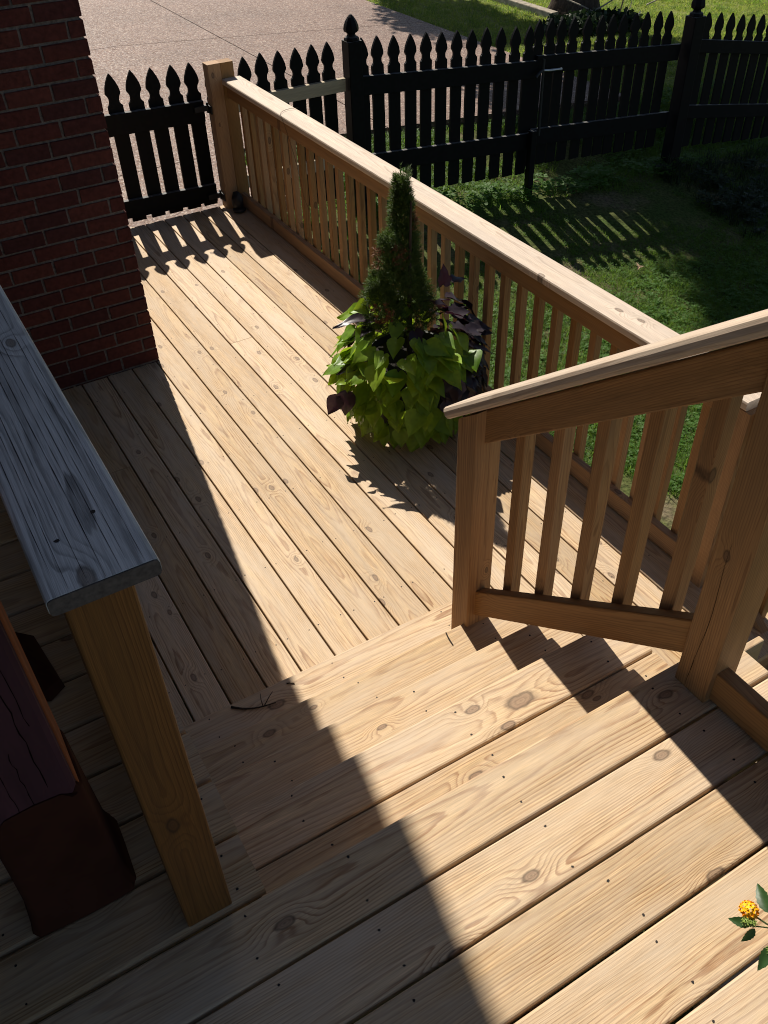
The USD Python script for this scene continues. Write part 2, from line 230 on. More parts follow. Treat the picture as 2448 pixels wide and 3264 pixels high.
# ------------------------------------------------------------------ geometry helpers
def beam(a, b, w, t, up=(0, 0, 1), ch=0.004, cut0=None, cut1=None):
    """A sawn piece from a to b: w across, t along 'up', edges eased by ch. Returns (trimesh, frame)."""
    a, b = np.asarray(a, float), np.asarray(b, float)
    L = np.linalg.norm(b - a); u = (b - a) / L
    up = np.asarray(up, float); n = up - u * (up @ u); n /= np.linalg.norm(n); v = np.cross(n, u)
    hw, ht = w / 2, t / 2; c = min(ch, hw * .9, ht * .9); c2 = c * 0.3
    prof = []
    for sx, sy in ((1, 1), (-1, 1), (-1, -1), (1, -1)):
        q = [(sx * hw, sy * (ht - c)), (sx * (hw - c2), sy * (ht - c2)), (sx * (hw - c), sy * ht)]
        prof += q if sx * sy > 0 else q[::-1]
    prof = np.array(prof); k = len(prof)
    p0 = a + prof[:, :1] * v + prof[:, 1:] * n; p1 = b + prof[:, :1] * v + prof[:, 1:] * n
    if cut0 is not None:   # plane (point, normal): slide ends along u onto the plane
        P, N = map(np.asarray, cut0); p0 = p0 + u * (((P - p0) @ N) / (u @ N))[:, None]
    if cut1 is not None:
        P, N = map(np.asarray, cut1); p1 = p1 + u * (((P - p1) @ N) / (u @ N))[:, None]
    V = np.vstack([p0, p1]); F = []
    for i in range(k):
        j = (i + 1) % k; F += [(i, j, k + j), (i, k + j, k + i)]
    for i in range(1, k - 1): F += [(0, i + 1, i), (k, k + i, k + i + 1)]
    m = trimesh.Trimesh(V, F, process=False)
    return m, (a, u, v, n)

_bid = [0]
def lumber(name, parent, mat_, a, b, w, t, up=(0, 0, 1), ch=0.004, knot=None, tint=None, pith=None, cut0=None, cut1=None, seed=None):
    """A board or post as one mesh prim with its wood coordinates. knot = (metres along, metres across, radius)."""
    m, (o, u, v, n) = beam(a, b, w, t, up, ch, cut0, cut1)
    _bid[0] += 1
    r = np.random.default_rng(1000 + (_bid[0] if seed is None else seed))
    p = obj(name, m, mat_, parent, smooth=20)
    P = np.array(UsdGeom.Mesh(p).GetPointsAttr().Get(), float) - o
    lu, lv, ln_ = P @ u, P @ v, P @ n
    off = 3.7 * (_bid[0] % 97) + r.uniform(0, 1)
    side = r.choice([-1, 1])
    v0, w0 = (r.uniform(-0.05, 0.05), side * r.uniform(0.02, 0.085)) if pith is None else pith
    bc = np.stack([lu + off, lv - v0 + r.uniform(-.02, .02) * lu, ln_ - w0 + r.uniform(-.012, .012) * lu], 1)
    primvar(p, 'bc', Vt.Vec3fArray.FromNumpy(bc.astype(np.float32)), Sdf.ValueTypeNames.Float3Array)
    ti = r.uniform(0.78, 1.13) if tint is None else tint
    primvar(p, 'tint', Vt.FloatArray.FromNumpy(np.full(len(P), ti, np.float32)), Sdf.ValueTypeNames.FloatArray)
    if knot is None: kn = (off - 50, 0, 0.01)
    else:            # centre in the same coordinates at the board's face
        kn = (knot[0] + off, knot[1] - v0, knot[2])
        bc[:, 1] -= 0
    primvar(p, 'kn', Vt.Vec3fArray.FromNumpy(np.tile(np.float32(kn), (len(P), 1))), Sdf.ValueTypeNames.Float3Array)
    return p

def cat(ms): return trimesh.util.concatenate(ms)
def box(x0, x1, y0, y1, z0, z1):
    m = trimesh.creation.box([x1 - x0, y1 - y0, z1 - z0]); m.apply_translation([(x0 + x1) / 2, (y0 + y1) / 2, (z0 + z1) / 2]); return m
def tube(pts, r0, r1=None, k=6):
    pts = np.asarray(pts, float); r1 = r0 if r1 is None else r1; n = len(pts)
    V, F = [], []
    for i in range(n):
        d = pts[min(i + 1, n - 1)] - pts[max(i - 1, 0)]; d /= np.linalg.norm(d)
        a = np.cross(d, [0.3, 0.5, 0.81]); a /= np.linalg.norm(a); b = np.cross(d, a)
        r = r0 + (r1 - r0) * i / (n - 1)
        V += [pts[i] + r * (math.cos(2 * math.pi * j / k) * a + math.sin(2 * math.pi * j / k) * b) for j in range(k)]
    for i in range(n - 1):
        for j in range(k):
            q = (j + 1) % k; F += [(i*k+j, i*k+q, (i+1)*k+q), (i*k+j, (i+1)*k+q, (i+1)*k+j)]
    V += [pts[0], pts[-1]]
    for j in range(k):
        q = (j + 1) % k; F += [(len(V)-2, q, j), (len(V)-1, (n-1)*k+j, (n-1)*k+q)]
    return trimesh.Trimesh(V, F, process=False)
def lathe(prof, k=20, loc=(0, 0, 0)):
    m = trimesh.creation.revolve(np.array(prof, float), sections=k); m.apply_translation(loc); return m
def rot(ax, ang): return trimesh.transformations.rotation_matrix(ang, ax)
def smoothpath(P, n=8):
    P = np.asarray(P, float); t = np.linspace(0, len(P) - 1, n); i = np.clip(t.astype(int), 0, len(P) - 2); f = t - i
    Q = np.vstack([2*P[0]-P[1], P, 2*P[-1]-P[-2]]); out = []
    for a, s in zip(i, f):
        p0, p1, p2, p3 = Q[a], Q[a+1], Q[a+2], Q[a+3]
        out.append(0.5*((2*p1)+(-p0+p2)*s+(2*p0-5*p1+4*p2-p3)*s*s+(-p0+3*p1-3*p2+p3)*s**3))
    return np.array(out)
def instancer(path, protos, pos, which, rotq, scale, kind='stuff'):
    pi = UsdGeom.PointInstancer.Define(stage, path)
    for nm, mesh, mt in protos:
        usdkit.mesh(stage, f'{path}/{nm}', mesh, mt)
        pi.GetPrototypesRel().AddTarget(f'{path}/{nm}')
    pi.CreateProtoIndicesAttr(Vt.IntArray.FromNumpy(np.asarray(which, np.int32)))
    pi.CreatePositionsAttr(Vt.Vec3fArray.FromNumpy(np.asarray(pos, np.float32)))
    q = np.asarray(rotq, float)
    pi.CreateOrientationsAttr(Vt.QuathArray([Gf.Quath(float(a), float(b), float(c), float(d)) for a, b, c, d in q]))
    pi.CreateScalesAttr(Vt.Vec3fArray.FromNumpy(np.asarray(scale, np.float32)))
    p = pi.GetPrim(); p.SetCustomDataByKey('kind', kind); return p
def quat_z(a): return np.stack([np.cos(a/2), 0*a, 0*a, np.sin(a/2)], 1)
def quat_to(dirs, roll):
    """quaternion turning +z to dirs, after a roll about z"""
    d = dirs / np.linalg.norm(dirs, axis=1, keepdims=True)
    w = 1 + d[:, 2]; x, y = -d[:, 1], d[:, 0]
    q = np.stack([w, x, y, 0*w], 1); q[w < 1e-5] = (0, 1, 0, 0); q /= np.linalg.norm(q, axis=1, keepdims=True)
    c, s = np.cos(roll/2), np.sin(roll/2)
    return np.stack([q[:,0]*c, q[:,1]*c + q[:,2]*s, q[:,2]*c - q[:,1]*s, q[:,0]*s], 1)

# ------------------------------------------------------------------ the ground
def drop(x): return -0.085 * np.clip(x - 3.4, 0, 7.5)
def slabz(x, y): return -0.065 - 0.076 * np.clip(x - 3.0, 0, 5)
def sm(t): t = np.clip(t, 0, 1); return t * t * (3 - 2 * t)
def slab_edge(x): return np.where(np.asarray(x) < 2.78, 6.29, 7.47)
def groundz(x, y):
    x, y = np.asarray(x, float), np.asarray(y, float)
    xc = np.clip(x, 2.5, 5.5) + 0.6 * np.clip(x - 5.5, 0, 4)
    yard = -0.565 - 0.12 * (xc - 4.7) + 0.15 * np.clip(y - 5.85, -1.65, 0.45) + 0.06 * np.clip(y - 4.2, -6, 0)
    up = np.where(x < 7.38, slabz(x, y) - 0.075, slabz(np.full_like(x, 7.38), y) - 0.03 - 0.05 * np.clip(x - 7.38, 0, 6))
    return yard + (up - yard) * sm((y - 6.33) / 1.0) + 0.012 * (meshkit.fbm(np.stack([x * 2, y * 2, 0 * x], -1), 3) - .5)
def under_slab(x, y): return (y > slab_edge(x) - 0.0) & (x < 7.38)
gx = np.concatenate([[-60, -25, -10], np.arange(-3, 13.01, 0.12), [16, 22, 35, 60]])
gy = np.concatenate([[-60, -25, -8], np.arange(-3, 16.01, 0.12), [20, 28, 45, 80]])
GX, GY = np.meshgrid(gx, gy, indexing='ij')
GZ = groundz(GX, GY); GZ = np.where(under_slab(GX, GY), GZ - 0.06, GZ)
V = np.stack([GX, GY, GZ], -1).reshape(-1, 3); ny = len(gy)
I, J = np.meshgrid(np.arange(len(gx) - 1), np.arange(ny - 1), indexing='ij'); q = (I * ny + J).ravel()
F = np.vstack([np.stack([q, q + ny, q + ny + 1], 1), np.stack([q, q + ny + 1, q + 1], 1)])
tag(obj('ground', trimesh.Trimesh(V, F, process=False), M['dirt'], smooth=True), kind='structure')

dw = thing('driveway', None, None, kind='structure')
JX, JY = [-20, -8, -3.4, 0.5, 4.37, 7.40], [7.47, 11.55, 15.6, 19.7, 26, 60]
def slab(x0, x1, y0, y1, g=0.007):
    nx = max(2, int((x1 - x0) / 0.5)); xs = np.linspace(x0 + g, x1 - g, nx)
    P = []
    for x in xs: P += [(x, y0 + g), (x, y1 - g)]
    P = np.array(P); zt = slabz(P[:, 0], P[:, 1]); n = len(P)
    V = np.vstack([np.c_[P, zt], np.c_[P, zt - 0.12]]); F = []
    for i in range(nx - 1):
        a, b, c, d = 2*i, 2*i+1, 2*i+2, 2*i+3
        F += [(a, c, d), (a, d, b), (n+a, n+d, n+c), (n+a, n+b, n+d), (a, n+a, n+c), (a, n+c, c), (b, d, n+d), (b, n+d, n+b)]
    F += [(0, 1, n+1), (0, n+1, n), (n-2, 2*n-2, 2*n-1), (n-2, 2*n-1, n-1)]
    return trimesh.Trimesh(V, F, process=False)
for i in range(5):
    for j in range(5): obj('concrete_slab', slab(JX[i], JX[i+1], JY[j], JY[j+1]), M['aggregate'], dw)
obj('concrete_slab', slab(0.5, 2.76, 6.285, 7.47), M['aggregate'], dw)
jf = box(-20, 7.3, 7.3, 60, -0.6, -0.5)

# ------------------------------------------------------------------ lower deck
deck = thing('wooden_deck', 'low sunlit deck of pale pine boards running from the stairs to the black gate', 'deck')
GAP = 0.0065
deckknots = {0.593: (2.2, .02, .02), 1.165: (3.3, -.02, .022), 1.451: (2.55, .01, .024)}
screws = []
def screwpair(x, y, z, along, half=0.045):
    for s in (-1, 1):
        c = np.array([x, y, z]) + (np.array([s * half, 0, 0]) if along == 'y' else np.array([0, s * half, 0])) + np.r_[rng.normal(0, 0.006, 2), 0]
        screws.append(c)
def screwmesh(r=0.0027, k=6):
    ms = []
    for c in screws:
        a = np.linspace(0, 2*math.pi, k, endpoint=False) + rng.uniform(0, 6)
        rr = r * rng.uniform(0.75, 1.35, k)
        top = np.c_[c[0] + rr*np.cos(a), c[1] + rr*np.sin(a), np.full(k, c[2] + 0.0006)]
        bot = top - [0, 0, 0.002]
        F = [(0, i, i+1) for i in range(1, k-1)] + [(i, k+i, k+(i+1) % k) for i in range(k)] + [(i, k+(i+1) % k, (i+1) % k) for i in range(k)]
        ms.append(trimesh.Trimesh(np.vstack([top, bot]), F, process=False))
    screws.clear(); return cat(ms)
y_end = 6.253
x = 0.164
boards = []
while x < 2.30:
    boards.append((x + GAP/2, min(x + 0.143, 2.425) - GAP/2)); x += 0.143
boards[-1] = (boards[-1][0], 2.43)
for i, (x0, x1) in enumerate(boards):
    y0 = 1.74 if x1 < 1.34 else 1.14
    cuts = [y0, y_end]
    if i in (2, 5, 9): cuts = [y0, (3.55, 4.75, 4.35)[(2, 5, 9).index(i)], y_end]
    dz = rng.uniform(-0.0012, 0.0008)
    for a, b in zip(cuts[:-1], cuts[1:]):
        kn = [(1.4, .02, .02), (0.8, -.03, .016), (2.6, .015, .022), (1.9, -.01, .018)][i % 4]
        lumber('deck_board', deck, M['deckwood'], ((x0+x1)/2, a + .0015, -0.0135 + dz), ((x0+x1)/2, b - .0015, -0.0135 + dz), x1 - x0, 0.027, ch=0.0035, knot=kn,
               tint=(1.05, 0.90, 1.0, 1.12, 0.93, 1.02, 0.86, 1.09, 0.92, 1.04)[(3*i) % 10], pith=(rng.uniform(-.045, .045), -rng.uniform(.035, .09)))
    for y in np.arange(1.35, 6.2, 0.406):
        if y > y0 + .05: screwpair((x0+x1)/2, y, dz, 'y')
tag(obj('screw_heads', screwmesh(), M['screw'], deck), kind='stuff')
for (xx, yy) in ((2.33, 3.1), (2.33, 4.6), (1.5, 3.1), (1.5, 4.6), (1.5, 1.6), (0.5, 3.1), (0.5, 4.6)): lumber('support_post', deck, M['railwood'], (xx, yy, float(groundz(xx, yy)) - .1), (xx, yy, -0.222), 0.089, 0.089, up=(0, 1, 0))
lumber('rim_joist', deck, M['railwood'], (2.402, 1.14, -0.125), (2.402, 6.25, -0.125), 0.038, 0.184)
lumber('rim_joist', deck, M['railwood'], (0.2, 6.232, -0.125), (2.38, 6.232, -0.125), 0.038, 0.184)
lumber('rim_joist', deck, M['railwood'], (1.37, 1.162, -0.125), (2.38, 1.162, -0.125), 0.038, 0.184)
for y in np.arange(1.6, 6.1, 0.406): lumber('joist', deck, M['railwood'], (0.2, y, -0.125), (2.38, y, -0.125), 0.038, 0.19)

# ------------------------------------------------------------------ stairs
LZ, RISE = 0.96, 0.192
NOSE = [1.850, 1.598, 1.351, 1.115, 0.825]        # far edge of each level, lowest first
stairs = thing('deck_stairs', 'four pine steps descending from the upper landing to the sunlit deck', 'stairs')
SX0, SX1 = 0.176, 1.356
tk = {(3, 0): (0.78, 0.0, .042), (2, 0): (0.50, -.02, .016), (0, 0): (0.37, -.01, .030), (1, 0): (0.42, .02, .014), (3, 1): (0.95, .02, .012)}
for lv in range(4):
    z = RISE * (lv + 1); y1 = NOSE[lv]
    w = 0.137 if lv < 3 else 0.138
    for b in range(2):
        hi = y1 - b * (w + 0.005); lo = hi - w
        if lv < 3 and b == 1: lo = max(lo, NOSE[lv+1] - 0.03 if lv < 3 else lo)
        zc = z - 0.0195
        lumber('tread', stairs, M['deckwood'], (SX0, (hi+lo)/2, zc), (SX1, (hi+lo)/2, zc), hi - lo, 0.039, ch=0.006, knot=tk.get((lv, b)), tint=(1.04, 0.97, 0.93, 0.98, 0.99, 0.99, 1.07, 0.92)[lv*2+b],
               pith=(rng.uniform(-.04, .04), -rng.uniform(.03, .09)))
        for xx in (0.36, 0.78, 1.22): screwpair(xx + rng.normal(0, .02), (hi+lo)/2, z, 'x', 0.036)
    yb = NOSE[lv] - 0.028
    lumber('riser', stairs, M['deckwood'], (SX0 + .01, yb - 0.0095, z - 0.039 - 0.0765 + 0.003), (SX1 - .01, yb - 0.0095, z - 0.039 - 0.0765 + 0.003), 0.019, 0.147, tint=0.9)
tag(obj('screw_heads', screwmesh(0.0027), M['screw'], stairs), kind='stuff')
for xx in (SX0 + 0.03, SX1 - 0.06):
    lumber('stringer', stairs, M['railwood'], (xx, 1.80, -0.10), (xx, 0.82, 0.66), 0.038, 0.2, cut0=((0, 0, 0.002), (0, 0, 1)))
lumber('riser', stairs, M['deckwood'], (SX0 + .01, NOSE[4] - 0.04, LZ - 0.039 - 0.0765 + 0.003), (1.5, NOSE[4] - 0.04, LZ - 0.039 - 0.0765 + 0.003), 0.019, 0.147, tint=0.9)

# ------------------------------------------------------------------ upper landing and porch floor
landing = thing('porch_landing', 'upper landing of wide pine boards in the foreground, half in shadow, continuing under the porch', 'landing')
lk = {0: (1.62 + 2.2, -0.01, .018), 1: (2.2 + 1.03, .02, .022), 2: (2.2 + 1.18, -.005, .020), 4: (2.2 + 0.90, -.03, .026), 3: (2.2 + 0.30, .02, .026), 7: (2.2 + .5, 0, .02)}
ly = 0.825 - 0.002
for k in range(11):
    hi = ly - 0.143 * k - 0.0035; lo = hi - 0.136
    dz = rng.uniform(-0.0012, 0.0008)
    lumber('landing_board', landing, M['deckwood'], (-2.2, (hi+lo)/2, LZ - 0.0135 + dz), (1.40, (hi+lo)/2, LZ - 0.0135 + dz), hi - lo, 0.027, ch=0.0045, knot=lk.get(k),
           tint=(1.0, 1.08, 0.93, 1.03, 1.06, 0.95, 1.0, 1.0, 1.0, 1.0, 1.0)[k], pith=((0.03, -.05), (-.06, -.03), (0.08, -.02), (-.05, -.04), (0.03, -.06), (0, -.05))[k % 6])
    for xx in (-1.4, -1.0, -0.6, -0.29, 0.12, 0.33, 0.735, 1.14): screwpair(xx + rng.normal(0, .012), (hi+lo)/2, LZ + dz, 'x', 0.042)
for k in range(25):
    lo = 0.825 + 0.143 * k + 0.0035; hi = lo + 0.136
    if k == 0: x1 = 0.166
    x1 = 0.170 + rng.normal(0, 0.0018)
    dz = rng.uniform(-0.0012, 0.0008)
    lumber('porch_board', landing, M['deckwood'], (-2.2, (hi+lo)/2, LZ - 0.0135 + dz), (x1, (hi+lo)/2, LZ - 0.0135 + dz), hi - lo, 0.027, ch=0.008, tint=0.86 + 0.06 * rng.random(), pith=(rng.uniform(-.05, .05), -rng.uniform(.03, .09)))
    for xx in (-0.29, 0.125): screwpair(xx, (hi+lo)/2, LZ + dz, 'x', 0.042)
tag(obj('screw_heads', screwmesh(0.0027), M['screw'], landing), kind='stuff')
lumber('fascia_board', landing, M['railwood'], (0.12, 0.86, LZ - 0.13), (0.12, 4.38, LZ - 0.13), 0.038, 0.2)
lumber('fascia_board', landing, M['railwood'], (1.37, 0.74, LZ - 0.13), (1.37, -0.9, LZ - 0.13), 0.038, 0.2)
for xx in (-1.4, -0.6, 0.0, 0.5, 1.1): lumber('joist', landing, M['railwood'], (xx, 0.76, LZ - 0.125), (xx, -0.75, LZ - 0.125), 0.038, 0.19)
for xx in (-1.4, -0.6, 0.02): lumber('joist', landing, M['railwood'], (xx, 0.84, LZ - 0.125), (xx, 4.37, LZ - 0.125), 0.038, 0.19)
for (xx, yy) in ((0.08, 2.4), (0.08, 4.2), (1.30, -0.6), (1.30, 0.6), (-1.6, -0.6)):
    lumber('support_post', landing, M['railwood'], (xx, yy, float(groundz(xx, yy)) - 0.1), (xx, yy, LZ - 0.225), 0.089, 0.089, up=(0, 1, 0))

# ------------------------------------------------------------------ far guard rail along the deck
guard = thing('deck_railing', 'long pine railing with a bright flat cap along the lawn side of the deck', 'railing')
GX0 = 2.325
lumber('post', guard, M['railwood'], (2.2545, 6.205, -0.6), (2.2545, 6.205, 0.99), 0.0935, 0.09, up=(0, 1, 0), knot=(1.2, .0, .013), ch=0.003)
lumber('post', guard, M['railwood'], (2.3495, 6.207, -0.6), (2.3495, 6.207, 0.988), 0.0935, 0.088, up=(0, 1, 0), ch=0.003)
lumber('post', guard, M['railwood'], (2.343, 1.566, -0.9), (2.343, 1.566, 0.850), 0.089, 0.087, up=(0, 1, 0), ch=0.003)
lumber('cap', guard, M['capwood'], (2.366, 6.157, 0.871), (2.366, 1.545, 0.871), 0.142, 0.038, ch=0.009, knot=(4.0, .02, .018), tint=1.05, pith=(0.03, -0.06))
lumber('top_rail', guard, M['railwood'], (GX0 + .019, 6.157, 0.807), (GX0 + .019, 1.612, 0.807), 0.038, 0.088, ch=0.004)
lumber('bottom_rail', guard, M['railwood'], (GX0 + .019, 6.157, 0.051), (GX0 + .019, 1.612, 0.051), 0.038, 0.089, ch=0.004, knot=(1.9, 0.0, .008))
yb = 6.045
while yb > 1.66:
    lumber('baluster', guard, M['railwood'], (2.383, yb, 0.012), (2.383, yb, 0.846), 0.038, 0.038, up=(0, 1, 0), ch=0.003); yb -= 0.1262

# sloping rail of the steps that go down to the lawn, at the guard's near end
lawnrail = thing('lawn_stair_railing', 'short sloping railing going down from the near end of the deck to the lawn', 'railing')
sl = np.array([0, -0.9, -0.66]); sl /= np.linalg.norm(sl)
lumber('cap', lawnrail, M['greywood'], np.array([2.366, 1.50, 0.885]), np.array([2.366, 1.50, 0.885]) + sl * 1.5, 0.142, 0.036, ch=0.012)
lumber('top_rail', lawnrail, M['railwood'], np.array([GX0 + .019, 1.521, 0.80]), np.array([GX0 + .019, 1.521, 0.80]) + sl * 1.5, 0.038, 0.088, cut0=((0, 1.521, 0), (0, 1, 0)))
lumber('bottom_rail', lawnrail, M['railwood'], np.array([GX0 + .019, 1.521, 0.165]), np.array([GX0 + .019, 1.521, 0.165]) + sl * 1.5, 0.038, 0.089, cut0=((0, 1.521, 0), (0, 1, 0)))
for k in range(8):
    yy = 1.42 - 0.13 * k; zz = 0.165 + (yy - 1.521) * 0.66 / 0.9
    lumber('baluster', lawnrail, M['railwood'], (2.383, yy, zz - 0.03), (2.383, yy, zz + 0.63), 0.038, 0.038, up=(0, 1, 0))
lumber('post', lawnrail, M['railwood'], (2.344, 0.27, -1.2), (2.344, 0.27, 0.02), 0.089, 0.089, up=(0, 1, 0))
step = thing('lawn_steps', 'pine steps down from the near deck end to the lawn beside the landing', 'steps')
for k in range(3):
    for b in range(2):
        yy = 1.06 - 0.28 * k - 0.142 * b
        lumber('tread', step, M['deckwood'], (1.42, yy, -0.19 * (k+1) - .0195), (2.30, yy, -0.19 * (k+1) - .0195), 0.137, 0.039)
for xx in (1.46, 2.26): lumber('stringer', step, M['railwood'], (xx, 1.14, -0.18), (xx, 0.30, -0.75), 0.038, 0.19)

# ------------------------------------------------------------------ stair railing and the railing of the landing
srail = thing('stair_railing', 'brown pine stair railing with square balusters on the right side of the steps', 'railing')
lumber('lower_post', srail, M['railwood'], (1.2245, 1.6205, 0.0), (1.2245, 1.6205, 1.235), 0.089, 0.089, up=(0, 1, 0), ch=0.003, knot=(0.62, .02, .013), cut1=((0, 1.6, 1.232), (0, 0.781, 1)))
lumber('upper_post', srail, M['railwood'], (1.2475, 0.7465, LZ + .001), (1.2475, 0.7465, 2.02), 0.089, 0.089, up=(1, 0, 0), ch=0.003, knot=(0.42, -.005, .016), tint=0.92)
SD = np.array([0, -1, 0.781]); SD /= np.linalg.norm(SD)
def sline(y, z0): return np.array([0, y, z0 + (1.604 - y) * 0.781])
lumber('top_rail', srail, M['railwood'], sline(1.5765, 1.172) + [1.229, 0, 0], sline(0.7915, 1.172) + [1.229, 0, 0], 0.038, 0.089, cut0=((0, 1.5757, 0), (0, 1, 0)), cut1=((0, 0.7918, 0), (0, 1, 0)), knot=(0.12, 0, .012))
lumber('bottom_rail', srail, M['railwood'], sline(1.5765, 0.462) + [1.229, 0, 0], sline(0.7915, 0.462) + [1.229, 0, 0], 0.038, 0.089, cut0=((0, 1.5757, 0), (0, 1, 0)), cut1=((0, 0.7918, 0), (0, 1, 0)), knot=(0.3, 0.012, .009))
lumber('handrail_cap', srail, M['capwood'], sline(1.705, 1.2605) + [1.23, 0, 0], sline(0.62, 1.2605) + [1.23, 0, 0], 0.14, 0.036, ch=0.012, tint=0.9)
for k in range(5):
    yy = 1.470 - 0.1435 * k
    lumber('baluster', srail, M['railwood'], (1.267, yy, sline(yy, 0.44)[2]), (1.267, yy, sline(yy, 1.20)[2]), 0.038, 0.038, up=(0, 1, 0), ch=0.003, tint=(0.92, 1.0, .95, .9, .97)[k])
lrail = thing('landing_railing', 'pine railing along the right edge of the upper landing starting at the cracked post', 'railing')
lumber('bottom_rail', lrail, M['railwood'], (1.238, 0.7015, 1.012), (1.238, -0.85, 1.012), 0.038, 0.089, knot=(0.03, 0.02, .006))
lumber('top_rail', lrail, M['railwood'], (1.238, 0.7015, 1.80), (1.238, -0.85, 1.80), 0.038, 0.089)
lumber('cap', lrail, M['capwood'], (1.25, 0.61, 1.87), (1.25, -0.95, 1.87), 0.14, 0.036)
for k in range(10):
    yy = 0.56 - 0.135 * k; lumber('baluster', lrail, M['railwood'], (1.276, yy, 0.975), (1.276, yy, 1.84), 0.038, 0.038, up=(0, 1, 0))
lumber('post', lrail, M['railwood'], (1.25, -0.9, LZ), (1.25, -0.9, 1.85), 0.089, 0.089, up=(0, 1, 0))

# the crack in the upper post
def ribbon_on_x(pts, x, w):
    pts = np.asarray(pts, float); V = []; F = []
    for i, (y, z) in enumerate(pts):
        ww = w * (0.25 + 0.75 * math.sin(math.pi * (i + .6) / (len(pts) + .2)))
        V += [(x, y - ww, z), (x, y + ww, z)]
    for i in range(len(pts) - 1): F += [(2*i, 2*i+2, 2*i+3), (2*i, 2*i+3, 2*i+1)]
    return trimesh.Trimesh(V, F, process=False)
zz = np.linspace(1.0, 1.42, 14)
obj('crack', ribbon_on_x(np.c_[0.752 - 0.004 * np.sin(zz * 17) + 0.008 * (1.2 - zz), zz], 1.2022, 0.0006), M['crack'], srail)
zz = np.linspace(0.965, 1.06, 6); obj('crack', ribbon_on_x(np.c_[0.757 + 0.002 * np.sin(zz * 40), zz], 1.2022, 0.0005), M['crack'], srail)

# ------------------------------------------------------------------ porch railing with the weathered cap, at the left
prail = thing('porch_railing', 'porch railing at the left with silvery weathered cap board and orange pine end post', 'railing')
lumber('cap', prail, M['greywood'], (0.0685, 0.810, 1.877), (0.0615, 4.35, 1.877), 0.139, 0.027, ch=0.007, knot=(0.62, -.03, .015), pith=(-0.02, -0.07), tint=0.92)
obj('end_grain', beam((0.0685, 0.8075, 1.877), (0.0685, 0.8098, 1.877), 0.137, 0.0255, ch=0.006)[0], M['shaded_endgrain'], prail)  # thin added slab, paints the cap end dark as if in shade
lumber('post', prail, M['orangewood'], (0.060, 0.8795, LZ + .001), (0.060, 0.8795, 1.863), 0.089, 0.089, up=(0, 1, 0), ch=0.004, knot=(0.34, -.01, .022))
for i_, (xo, y0_, y1_, w_) in enumerate(((.016, .84, 1.9, .0007), (.030, .815, 1.35, .0006), (.041, .9, 2.6, .0009), (.052, .812, 1.22, .0006), (.060, 1.1, 2.2, .0007), (.071, .812, 1.6, .0009), (.083, .95, 1.5, .0006), (.093, .812, 2.4, .0008), (.104, .83, 1.3, .0006), (.113, 1.0, 2.0, .0008), (.122, .812, 1.45, .0006), (.025, 1.5, 2.7, .0007))):
    yy = np.linspace(y0_, y1_, 24); V = []; F = []
    for j, y in enumerate(yy):
        xc = xo - .002*(y-.8) + .0016*math.sin(3.1*y + i_) + .0006*math.sin(11*y + 2*i_); ww = 0.55 * w_ * (0.25 + abs(math.sin(j*.9 + i_)))*min(1, j*.5 + .2, (23-j)*.5 + .1)
        V += [(xc - ww, y, 1.8908), (xc + ww, y, 1.8908)]
    for j in range(23): F += [(2*j, 2*j+1, 2*j+3), (2*j, 2*j+3, 2*j+2)]
    obj('check_crack', trimesh.Trimesh(V, F, process=False), M['crack'], prail)
for (xx, yy) in ((.039, .905), (.094, .935)): screws.append(np.array([xx, yy, 1.8908]))
tag(obj('screw_heads', screwmesh(.0032), M['screw'], prail), kind='stuff')
lumber('top_rail', prail, M['railwood'], (0.055, 0.925, 1.818), (0.052, 4.34, 1.818), 0.038, 0.089)
lumber('bottom_rail', prail, M['railwood'], (0.055, 0.925, 1.035), (0.052, 4.34, 1.035), 0.038, 0.089)
for k in range(25):
    yy = 1.05 + 0.13 * k; lumber('baluster', prail, M['railwood'], (0.0895, yy, 1.0), (0.0895, yy, 1.855), 0.032, 0.034, up=(0, 1, 0))

# ------------------------------------------------------------------ porch column, roof
col = thing('porch_column', 'dark red painted wooden porch column with peeling paint and a brown base at the far left', 'column')
cx0, cx1, cy0, cy1 = -0.215, -0.062, 0.985, 1.13
m = beam(((cx0+cx1)/2, (cy0+cy1)/2, 1.20), ((cx0+cx1)/2, (cy0+cy1)/2, 3.3), cx1 - cx0, cy1 - cy0, up=(0, 1, 0), ch=0.012)[0]
obj('shaft', m, M['purple'], col, 20)
obj('edge_strip', beam((cx1 - 0.0015, (cy0+cy1)/2, 1.24), (cx1 - 0.0015, (cy0+cy1)/2, 3.29), 0.009, cy1 - cy0 - 0.02, up=(0, 1, 0), ch=0.002)[0], M['edge_orange'], col)  # orange strip along the right side of the shaft
for i, (xx, z0, z1, w) in enumerate(((-0.105, 1.34, 1.62, .0009), (-0.135, 1.30, 1.46, .0006), (-0.09, 1.5, 1.75, .0006), (-0.16, 1.28, 1.5, .0005))):
    zz = np.linspace(z0, z1, 12); V = []; F = []
    for j, z in enumerate(zz):
        ww = w * (0.3 + abs(math.sin(j * 1.3 + i))); xo = xx + 0.0012 * math.sin(j * 1.7 + i) + 0.0009 * math.sin(j * 4.1)
        V += [(xo - ww, cy0 - 0.0012, z), (xo + ww, cy0 - 0.0012, z)]
    for j in range(11): F += [(2*j, 2*j+1, 2*j+3), (2*j, 2*j+3, 2*j+2)]
    obj('paint_crack', trimesh.Trimesh(V, F, process=False), M['crack'], col)
